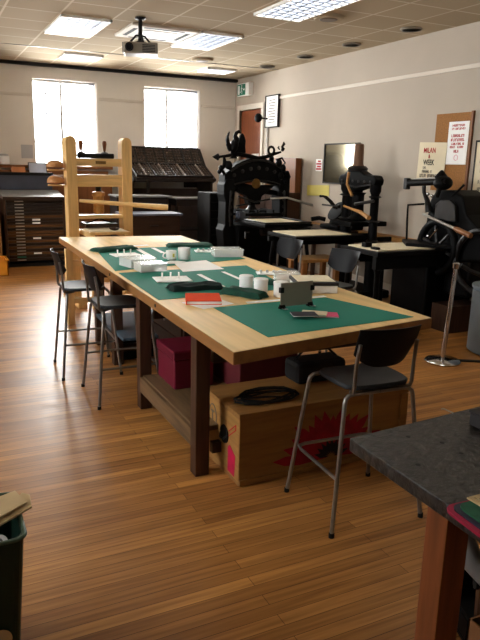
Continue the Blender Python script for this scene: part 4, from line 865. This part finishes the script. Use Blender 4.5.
# ------------------------------------------------------------------ smaller iron hand press, frame seen from the side of the room
t = thing('iron_hand_press', 'smaller black iron hand press with domed cylinder top in front of the mirror', 'printing press', (5.0, 6.83, 0))
ax_ = 5.0
def Q(u, v, dx=0): return atx(u, v, ax_+dx)
for yy, w_ in ((7.06, .085), (6.48, .065)):
    b = MB(); b.lathe([(w_*1.5, 0), (w_*1.5, .05), (w_*1.1, .08), (w_*1.0, .4), (w_*1.2, .68), (w_*.95, .72), (w_*.8, 1.0), (w_*.8, 1.32), (w_*1.1, 1.36), (w_*1.1, 1.44)], (ax_, yy, 0), n=16); build('column', b, 'iron', t, smooth=True)
    b = MB()
    for z in (.74, .98, 1.28): b.lathe([(w_*1.0, 0), (w_*1.25, .012), (w_*1.0, .024)], (ax_, yy, z), n=16)
    build('column_band', b, 'iron2', t, smooth=True)
hd = [(6.42, 1.43), (6.40, 1.50), (6.45, 1.55), (6.62, 1.555), (6.74, 1.60), (7.0, 1.60), (7.08, 1.555), (7.16, 1.545), (7.2, 1.49), (7.16, 1.41), (7.0, 1.38), (6.85, 1.34), (6.7, 1.38)]
build('head', MB().prism([(ax_-.07, y, z) for y, z in hd], (.14, 0, 0)), 'iron', t, bevel=.02)
build('head_cap', MB().lathe([(.12, 0), (.13, .03), (.10, .06)], (ax_, 6.87, 1.60), n=18), 'iron2', t, smooth=True)
build('spring_cylinder', MB().lathe([(.08, 0), (.066, .02), (.064, .24), (.058, .265), (.03, .275)], (ax_, 6.87, 1.66), n=18), mat('bronze_brown', (112, 84, 66), .4, .3, .12, 6), t, smooth=True)
build('tie_rod', MB().tube([Q(349, 172, -.13), Q(347, 184, -.14), Q(352, 196, -.14)], .018, 8), 'oak', t, smooth=True)
build('chill', MB().lathe([(.12, .98), (.13, 1.0), (.08, 1.04), (.075, 1.3), (.10, 1.33)], (ax_, 6.82, 0), n=16), 'iron', t, smooth=True)
build('platen', MB().box(ax_-.28, ax_+.28, 6.56, 7.0, .92, .98), 'iron', t, bevel=.01)
build('staple_panel', MB().box(ax_-.02, ax_+.1, 6.86, 7.08, .98, 1.38), 'iron', t, bevel=.01)
build('pull_bar', MB().tube([Q(344, 206, -.22), Q(352, 209, -.25), Q(360, 212, -.28), Q(369, 218, -.34)], [.014, .016, .022, .026], 10), 'oak', t, smooth=True)
build('elbow', MB().tube([Q(355, 204, -.1), Q(368, 202, -.12), Q(374, 201, -.1)], .02, 8), 'iron2', t, smooth=True)
b = MB()
for k in range(6): b.lathe([(.014, 0), (.018, .008), (.006, .016)], (ax_-.07, 6.5+.12*k, 1.47), d=(-1, 0, 0), n=10)
b.tube([(ax_-.072, 6.48, 1.44), (ax_-.072, 6.8, 1.40), (ax_-.072, 7.12, 1.44)], .01, 6); build('head_ornament', b, 'iron2', t, smooth=True)
build('bed', MB().box(3.86, 4.86, 6.42, 7.12, .79, .835), 'iron', t, bevel=.006)
build('tympan', MB().box(3.90, 4.68, 6.48, 7.06, .8355, .847), 'cream', t, bevel=.003)
for y in (6.52, 6.96): build('rail', MB().box(3.8, 5.4, y, y+.05, .73, .789), 'iron', t, bevel=.004)
build('base', MB().box(4.72, 5.28, 6.40, 7.2, .02, .12), 'iron', t, bevel=.02)
build('rail_leg', MB().tube([(3.95, 6.55, .73), (3.95, 6.55, .0)], .025, 8), 'iron', t); build('rail_leg', MB().tube([(3.95, 6.98, .73), (3.95, 6.98, .0)], .025, 8), 'iron', t)
t2 = thing('oak_trestle', 'light oak trestle bench standing under the bed of the smaller hand press', 'bench', (4.3, 6.75, 0))
build('top', MB().box(4.05, 4.62, 6.56, 6.94, .50, .54), 'oak', t2, bevel=.004)
for x, y in ((4.07, 6.57), (4.54, 6.57), (4.07, 6.87), (4.54, 6.87)): build('leg', MB().box(x, x+.06, y, y+.06, 0, .499), mat('oak_leg', (150, 100, 52), .5, 0, .2, 4), t2)
build('stretcher', MB().box(4.13, 4.54, 6.58, 6.61, .2, .26), 'oak', t2)
# table top proofing press (two curved handles)
t = thing('tabletop_press', 'small black tabletop press with two curved handles left of the hand press', 'printing press', (5.2, 7.55, .79))
tb = MB(); tb.box(5.02, 5.46, 7.28, 7.72, .795, .86); build('base', tb, 'iron', t, bevel=.015)
build('ink_disc', MB().lathe([(.15, 0), (.15, .018), (.02, .022)], (5.15, 7.50, 1.04), d=(-.8, 0, .6), n=24), 'iron', t, smooth=True)
build('frame', MB().prism([(5.1, 7.40, .86), (5.4, 7.40, .86), (5.32, 7.40, 1.06), (5.18, 7.40, 1.10)], (0, .22, 0)), 'iron', t, bevel=.015)
for k, dy in enumerate((0, .06)):
    build('handle', MB().tube([(5.1, 7.42+dy, 1.08), (5.05, 7.50+dy, 1.18), (5.03, 7.60+dy, 1.235), (5.03, 7.70+dy, 1.24), (5.03, 7.75+dy*.2, 1.23)], .014, 8), 'iron', t, smooth=True)
build('axle', MB().tube([(5.05, 7.30, 1.12), (5.05, 7.72, 1.12)], .012, 8).lathe([(.025, 0), (.025, .03)], (5.05, 7.30, 1.12), ax='y', n=12), 'iron2', t, smooth=True)
t = thing('wall_bench', 'narrow dark bench along the right wall under the tabletop press', 'bench', (5.25, 7.5, 0))
build('bench_top', MB().box(4.98, 5.33, 7.22, 8.3, .755, .79), 'dwoodx', t, bevel=.004)
for y in (7.26, 8.22): build('leg', MB().box(5.02, 5.07, y, y+.05, 0, .754), 'dwood', t); build('leg', MB().box(5.25, 5.30, y, y+.05, 0, .754), 'dwood', t)

# ------------------------------------------------------------------ large cylinder / platen press at the right
t = thing('wheel_press', 'massive black press with large wheel and long wooden-gripped lever at the right', 'printing press', (4.95, 5.2, 0))
wx = 4.9
def W(u, v, dx=0): return atx(u, v, wx+dx)
def yz(pts, x0, x1, m, name, bevel=.01, smooth=False): return build(name, MB().prism([(x0, p.y, p.z) for p in pts], (x1-x0, 0, 0)), m, t, bevel=bevel)
yz([W(*p) for p in ((424, 262), (423, 238), (427, 215), (430, 200), (436, 190), (452, 190), (462, 196), (466, 215), (480, 232), (490, 262))], wx, wx+.36, 'iron', 'frame', .02)
yz([W(*p, -.04) for p in ((434, 222), (436, 204), (441, 200), (450, 200), (455, 205), (456, 222))], wx-.05, wx, 'iron2', 'front_casting', .012)
wc_ = W(437, 247, -.06); ring = [wc_+Vector((0, .26*math.cos(a), .26*math.sin(a))) for a in [k*PI/18 for k in range(36)]]
b = MB().tube(ring, .04, 10, True)
build('flywheel', b, 'iron', t, smooth=True)
b = MB()
for k in range(6): a = k*PI/3+.3; b.tube([wc_, wc_+Vector((0, .24*math.cos(a), .24*math.sin(a)))], .018, 8)
b.lathe([(.05, -.05), (.055, .05)], wc_, ax='x', n=16); build('wheel_spokes', b, 'iron2', t, smooth=True)
w2 = W(478, 262, -.05); b = MB().tube([w2+Vector((0, .30*math.cos(a), .30*math.sin(a))) for a in [k*PI/18 for k in range(36)]], .03, 8, True); build('second_wheel', b, 'iron2', t, smooth=True)
r0, r1 = W(406, 183.5, -.1), W(446, 181.5, -.1)
build('roller', MB().tube([r0, r0.lerp(r1, .06), r0.lerp(r1, .07), r0.lerp(r1, .93), r0.lerp(r1, .94), r1], [.02, .02, .033, .033, .02, .02], 14), 'iron', t, smooth=True)
b = MB(); rr1 = W(407, 183, -.1); b.box(rr1.x-.03, rr1.x+.03, rr1.y-.03, rr1.y+.03, rr1.z-.07, rr1.z+.055); build('roller_end', b, 'iron2', t, bevel=.012)
build('roller_shaft', MB().tube([W(408, 179.5, -.06), W(440, 178, -.06)], .012, 8), 'steel', t, smooth=True)
b = MB(); a_, b_ = W(436, 184, -.08), W(450, 182, -.02); b.ell(a_.lerp(b_, .5), (.10, .10, .075)); b.lathe([(.05, 0), (.07, .03), (.03, .08), (.01, .1)], W(441, 180, -.03), n=14); build('ink_head', b, 'iron', t, smooth=True)
build('roller_support', MB().tube([W(424, 186, -.1), W(424, 192, -.1), W(427, 200, -.05), W(429, 212, -.03)], [.022, .02, .026, .04], 8).tube([W(440, 186, -.1), W(437, 196, -.05)], .026, 8), 'iron2', t, smooth=True)
build('ink_fork', MB().tube([W(452, 196), W(458, 191), W(464, 185)], .012, 8), 'iron', t, smooth=True)
build('gripper_rod', MB().tube([W(406.5, 242, -.15), W(407, 222, -.15), W(408, 205, -.15), W(424, 204, -.1)], .011, 8), 'iron', t, smooth=True)
l0, l1 = W(423, 214, -.3), W(471, 236, -.35)
build('throw_lever', MB().tube([l0, l0.lerp(l1, .7)], .014, 10), 'steel', t, smooth=True)
build('lever_grip', MB().tube([l0.lerp(l1, .68), l0.lerp(l1, .75), l0.lerp(l1, 1)], [.018, .027, .025], 12), 'bwoodx', t, smooth=True)
b = MB()
for u, v in ((432, 196), (428, 194), (436, 231), (428, 236)): b.ell(W(u, v, -.12), (.018, .018, .018), n=8, m=6)
b.tube([W(430, 238, -.16), W(434, 233, -.16), W(437, 230, -.16)], .008, 6); build('bright_fittings', b, 'chrome', t, smooth=True)
build('bed', MB().box(3.96, 4.86, 5.02, 5.66, .79, .835), 'iron', t, bevel=.006); build('tympan', MB().box(4.0, 4.74, 5.08, 5.58, .8355, .85), 'cream', t, bevel=.003)
build('forme_tray', MB().slab([(4.52, 5.28), (4.86, 4.85), (5.15, 5.2), (4.75, 5.62)], .851, .885), 'iron', t, bevel=.006)
build('bed_clamp', MB().box(4.02, 4.10, 5.30, 5.38, .851, .90), 'iron', t, bevel=.008); build('bed_clamp', MB().box(4.0, 4.05, 5.1, 5.2, .851, .875), 'iron', t, bevel=.008)
build('rail', MB().box(3.96, 5.2, 5.04, 5.10, .66, .789), 'iron', t); build('rail', MB().box(3.96, 5.2, 5.56, 5.62, .66, .789), 'iron', t)
for x, y in ((4.0, 5.06), (4.0, 5.56), (4.45, 5.56)): build('leg', MB().lathe([(.045, 0), (.03, .04), (.026, .6), (.04, .66)], (x, y, 0), n=12), 'iron', t, smooth=True)
build('base', MB().box(4.70, 5.36, 5.12, 5.7, .0, .66), 'iron', t, bevel=.03)
build('column', MB().box(4.92, 5.3, 4.75, 5.11, .36, 1.0), 'iron', t, bevel=.03)
tag(build('wooden_box', MB().box(4.74, 5.2, 4.78, 5.05, .0, .28), 'dwood', bevel=.004), 'small brown wooden box on the floor at the foot of the wheel press', 'box')
t = thing('grey_drum', 'pale grey plastic sheeted drum on the floor at the right edge of the photo', 'drum', (4.72, 4.08, 0))
build('drum', MB().lathe([(.27, 0), (.30, .02), (.30, .58), (.27, .60)], (4.72, 4.08, 0), n=28), 'drape', t, smooth=True); build('lid', MB().lathe([(.31, .601), (.31, .625), (.05, .64)], (4.72, 4.08, 0), n=28), 'drape', t, smooth=True)
# clutter under the presses
for x, y, s_, m_, nm, lb in ((4.25, 5.25, .17, 'cardd', 'carton', 'small brown carton on the floor under the bed of the wheel press'), (4.35, 7.9, .2, 'dwood', 'dark_box', 'dark box on the floor under the bed of the eagle press')):
    q = thing(nm, lb, 'box', (x, y, 0)); build('body', MB().box(x-s_*.8, x+s_*.8, y-s_, y+s_, 0, s_*1.2), m_, q, bevel=.004); build('lid', MB().box(x-s_*.82, x+s_*.82, y-s_*1.02, y+s_*1.02, s_*1.2+.001, s_*1.2+.02), m_, q)

# ------------------------------------------------------------------ barrier post and belt
sx, sy = 3.985, 4.05
t = thing('barrier_post', 'chrome barrier post with round base right of the worktable', 'post', (sx, sy, 0))
build('base', MB().lathe([(.15, 0), (.155, .012), (.14, .026), (.05, .034), (.02, .045)], (sx, sy, 0), n=36), 'chrome', t, smooth=True)
tp = aty(456.5, 263, sy+.02); build('pole', MB().tube([(sx, sy, .03), tp], .019, 16), 'chrome', t, smooth=True)
hd_ = build('head', MB().lathe([(.021, -.05), (.03, -.045), (.032, -.005), (.02, .004)], tp, n=16), 'chrome', t, smooth=True)
e = tp+Vector((.9, -.55, -.22)); n_ = 10
tag(build('barrier_rope', MB().tube([tp+Vector((.035, -.02, -.02))]+[tp.lerp(e, k/n_)+Vector((.02, 0, -.02-.25*(k/n_)*(1-k/n_))) for k in range(1, n_+1)], .018, 10), 'rub', smooth=True), 'black barrier rope running from the chrome post to the right edge', 'rope')
tag(build('floor_strip', MB().slab([(4.12, 4.0), (4.75, 3.62), (4.77, 3.66), (4.14, 4.04)], .0005, .012), 'rub'), 'thin black strip on the floor right of the barrier post base', 'strip')

# ------------------------------------------------------------------ slate topped table in the lower right corner
t = thing('slate_table', 'wooden table with worn dark slate top in the lower right corner', 'table', (1.9, 1.1, 0))
zt = .80; c0 = [(1.155, .62), (2.95, .62), (2.95, 1.70), (1.172, 1.56)]
tp_ = build('table_top', MB().slab(c0, zt-.045, zt), 'slate', t, bevel=.004)
for u, v in ((408, 437), (442, 443), (461, 453.5), (418, 465)): q = atz(u, v, zt); build('bolt_hole', MB().lathe([(.008, 0), (.008, .0006)], (q.x, q.y, zt+.0002), n=10), 'dark', tp_)
build('apron', MB().box(1.35, 2.9, 1.30, 1.33, .68, zt-.046), 'leg', t); build('apron', MB().box(1.27, 2.45, .75, .78, .66, zt-.046), 'leg', t)
for x, y in ((1.19, 1.13), (2.82, 1.5), (2.82, .68)): build('leg', MB().box(x, x+.085, y, y+.08, 0, zt-.046), 'leg', t, bevel=.003)
build('leg', MB().box(1.235, 1.32, .68, .76, 0, zt-.046), 'leg', t, bevel=.003)
q0, q1 = atz(441, 410, zt), atz(453, 414, zt)
tag(build('bent_wire', MB().tube([(q0.x, q0.y, zt+.004), ((q0.x+q1.x)/2, q0.y-.005, zt+.006), (q1.x, q1.y, zt+.004)], .003, 6), 'steel'), 'short bent wire lying near the back edge of the slate table', 'wire')
q = atz(477, 429, zt); t = thing('black_tin', 'black tin at the right edge of the slate table top', 'tin', (q.x+.03, q.y, zt)); build('body', MB().box(q.x-.0, q.x+.1, q.y-.03, q.y+.04, zt+.0005, zt+.045), 'ink', t, bevel=.006); build('lid', MB().box(q.x-.003, q.x+.103, q.y-.033, q.y+.043, zt+.046, zt+.054), 'ink', t, bevel=.003)
tag(build('pale_card', MB().slab([(1.90, 1.49), (2.05, 1.50), (2.05, 1.58), (1.92, 1.57)], zt+.0005, zt+.003), 'card'), 'pale card at the back edge of the slate table', 'card')
# folder stack at the corner
t = thing('felt_folder', 'crimson edged folder with green and black felt sheets on the slate table corner', 'folder', (1.25, 1.0, zt))
def rs(x0, x1, y0, y1, r, rz):
    pts = []; 
    for cx, cy, a0 in ((x1-r, y1-r, 0), (x0+r, y1-r, 90), (x0+r, y0+r, 180), (x1-r, y0+r, 270)):
        for k in range(5): a = math.radians(a0+k*22.5); pts.append(Vector((cx+r*math.cos(a), cy+r*math.sin(a), 0)))
    R = Rz(rz); c = Vector(((x0+x1)/2, (y0+y1)/2, 0)); return [R @ (p-c)+c for p in pts]
build('cover', MB().slab(rs(1.12, 1.46, .78, 1.09, .035, -4), zt+.0005, zt+.008), 'crimson', t); build('black_sheet', MB().slab(rs(1.135, 1.45, .79, 1.08, .03, -4), zt+.0085, zt+.012), 'navy', t)
build('felt_sheet', MB().slab(rs(1.15, 1.445, .80, 1.073, .03, -4), zt+.0125, zt+.017), 'felt', t)
for k, (dx, lb) in enumerate(((0, 'lower of two cardboard sheets on the green felt folder'), (.012, 'top cardboard sheet on the green felt folder in the lower right corner'))):
    tag(build('cardboard_sheet', MB().slab([(1.205+dx, 1.09-dx), (1.45, 1.09-dx), (1.45, .84), (1.215+dx, .90)], zt+.0175+k*.006, zt+.0225+k*.006), 'card', bevel=.001), lb, 'cardboard')
# things under the slate table
t = thing('open_tray', 'black open tray tilted on the floor behind the slate table leg', 'tray', (1.7, 1.45, 0)); R = Rz(-20) @ Rx(0); c = (1.84, 1.45, 0); b = MB(); b.box(1.64, 2.05, 1.3, 1.6, .001, .02, R, c)
for q in ((1.64, 2.05, 1.3, 1.315), (1.64, 2.05, 1.585, 1.6), (1.64, 1.655, 1.3, 1.6), (2.035, 2.05, 1.3, 1.6)): b.box(*q, .02, .10, R, c)
build('tray', b, 'iron', t, bevel=.004)
t = thing('cardboard_box', 'brown cardboard box on the floor in the lower right corner', 'box', (1.62, 1.12, 0)); x0, x1, y0, y1 = 1.42, 1.86, .92, 1.22
b = MB()
for q in ((x0, x1, y0, y0+.006), (x0, x1, y1-.006, y1), (x0, x0+.006, y0, y1), (x1-.006, x1, y0, y1)): b.box(*q, 0, .29)
b.box(x0, x1, y0, y1, 0, .006); build('body', b, 'cardd', t)
t = thing('black_bag', 'crumpled black bag with pale strap stuffed in the cardboard box', 'bag', (1.62, 1.1, .3))
b = MB(); b.ell((1.62, 1.08, .30), (.17, .12, .20)); b.ell((1.66, 1.06, .45), (.10, .09, .10)); build('body', b, 'rub', t, smooth=True)
build('strap', MB().tube([(1.47, 1.13, .44), (1.52, 1.12, .49), (1.6, 1.10, .53), (1.68, 1.09, .53)], .008, 8), 'paper', t, smooth=True)
t = thing('grey_shoe', 'worn grey shoe-like boot resting on the cardboard box behind the table leg', 'boot', (1.45, 1.27, .30))
b = MB(); b.tube([(1.40, 1.36, .50), (1.41, 1.33, .42), (1.45, 1.29, .37), (1.54, 1.25, .355), (1.60, 1.24, .35)], [.03, .042, .045, .04, .022], 12); build('upper', b, 'greytop', t, smooth=True)
build('shaft_support', MB().tube([(1.46, 1.29, .33), (1.48, 1.29, .0)], .03, 10), 'dwood', t); t.location.x += .10; build('sole', MB().tube([(1.43, 1.31, .325), (1.52, 1.26, .315), (1.61, 1.24, .315)], [.02, .024, .018], 8), 'rub', t, smooth=True)

# ------------------------------------------------------------------ waste bin, lower left
t = thing('waste_bin', 'dark green open waste bin at the lower left edge of the photo', 'bin', (0, 2.0, 0))
zr = .5; X0, X1, Y0, Y1 = -.25, .198, 1.885, 2.19
def rr_(x0, x1, y0, y1, r, z):
    pts = []
    for cx, cy, a0 in ((x1-r, y1-r, 0), (x0+r, y1-r, 90), (x0+r, y0+r, 180), (x1-r, y0+r, 270)):
        for k in range(6): a = math.radians(a0+k*18); pts.append(Vector((cx+r*math.cos(a), cy+r*math.sin(a), z)))
    return pts
b = MB(); rings = []
for z, s_ in ((0, .035), (zr, 0), (zr, .008), (.012, .043)):
    rings.append([b.bm.verts.new(p) for p in rr_(X0+s_, X1-s_, Y0+s_, Y1-s_, .035, z)])
for A, B in zip(rings, rings[1:]):
    for j in range(len(A)): b.bm.faces.new((A[j], A[(j+1) % len(A)], B[(j+1) % len(A)], B[j]))
b.bm.faces.new(rings[0]); b.bm.faces.new(rings[-1]); build('body', b, 'binm', t)
build('rim', MB().tube(rr_(X0-.003, X1+.003, Y0-.003, Y1+.003, .035, zr), .007, 8, True), 'binrim', t, smooth=True)
sp = aty(2, 641, Y0+.01); sp2 = MB().lathe([(.035, 0), (.035, .002)], tuple(aty(1, 640, Y0+.014)), d=(0, -1, .05), n=24); build('round_sticker', sp2, 'card', t)
for k, (pts, lb) in enumerate((([atz(*p, zr+.02).to_2d() for p in ((-14, 527), (-14, 504), (15, 492.5), (27, 504))], 'front cardboard strip sticking out of the green waste bin'), ([atz(*p, zr+.01).to_2d() for p in ((-10, 532), (22, 494), (30, 496), (32, 508))], 'rear cardboard strip sticking out of the green waste bin'))):
    z = zr+.022-k*.012; tag(build('cardboard_strip', MB().slab(pts, z, z+.006), 'card'), lb, 'cardboard')
t = thing('tape_roll', 'roll of clear tape lying inside the green waste bin', 'tape', (.12, 1.97, .42)); tc_ = (.115, 1.95, .44)
build('tape', MB().lathe([(.028, 0), (.042, 0), (.042, .022), (.028, .022), (.028, 0)], tc_, d=(-.2, -.3, .9), n=24), 'lgrey', t, smooth=True)
tag(build('crumpled_waste', MB().ell((-.02, 2.04, .36), (.17, .11, .07), n=14, m=8), mat('waste_paper', (84, 62, 58), .8, 0, .6, 30, .6), smooth=True), 'crumpled waste filling the green bin below the cardboard', 'waste')['kind'] = 'stuff'

# ------------------------------------------------------------------ light
def area(name, loc, rot, sx, sy, e, col=(1, 1, 1)):
    l = bpy.data.lights.new(name, 'AREA'); l.shape = 'RECTANGLE'; l.size = sx; l.size_y = sy; l.energy = e; l.color = col
    o = bpy.data.objects.new(name, l); COL.objects.link(o); o.location = loc; o.rotation_euler = rot; return o
for i, (a, b) in enumerate(WIN): area('window_daylight', ((a+b)/2, YB+.45, (WZ0+WZ1)/2+.1), (math.radians(-72), 0, 0), 1.3, 1.6, 230, (1, .965, .91))
for i, (a, b) in enumerate(LW_ADDED): area('window_daylight', (XL-.35, (a+b)/2, 2.1), (0, math.radians(-90), 0), 1.8, 2.0, 45 if i else 20, (1, .92, .82))  # side fill through the added left windows, which are never in view
wd = bpy.data.worlds.new('World'); S.world = wd; wd.use_nodes = True; bg = wd.node_tree.nodes['Background']
bg.inputs[0].default_value = (.97, .98, 1, 1); bg.inputs[1].default_value = 9
vs = S.view_settings; vs.view_transform = 'Standard'; vs.look = 'None'; vs.exposure = .9; vs.gamma = 1; vs.use_curve_mapping = False
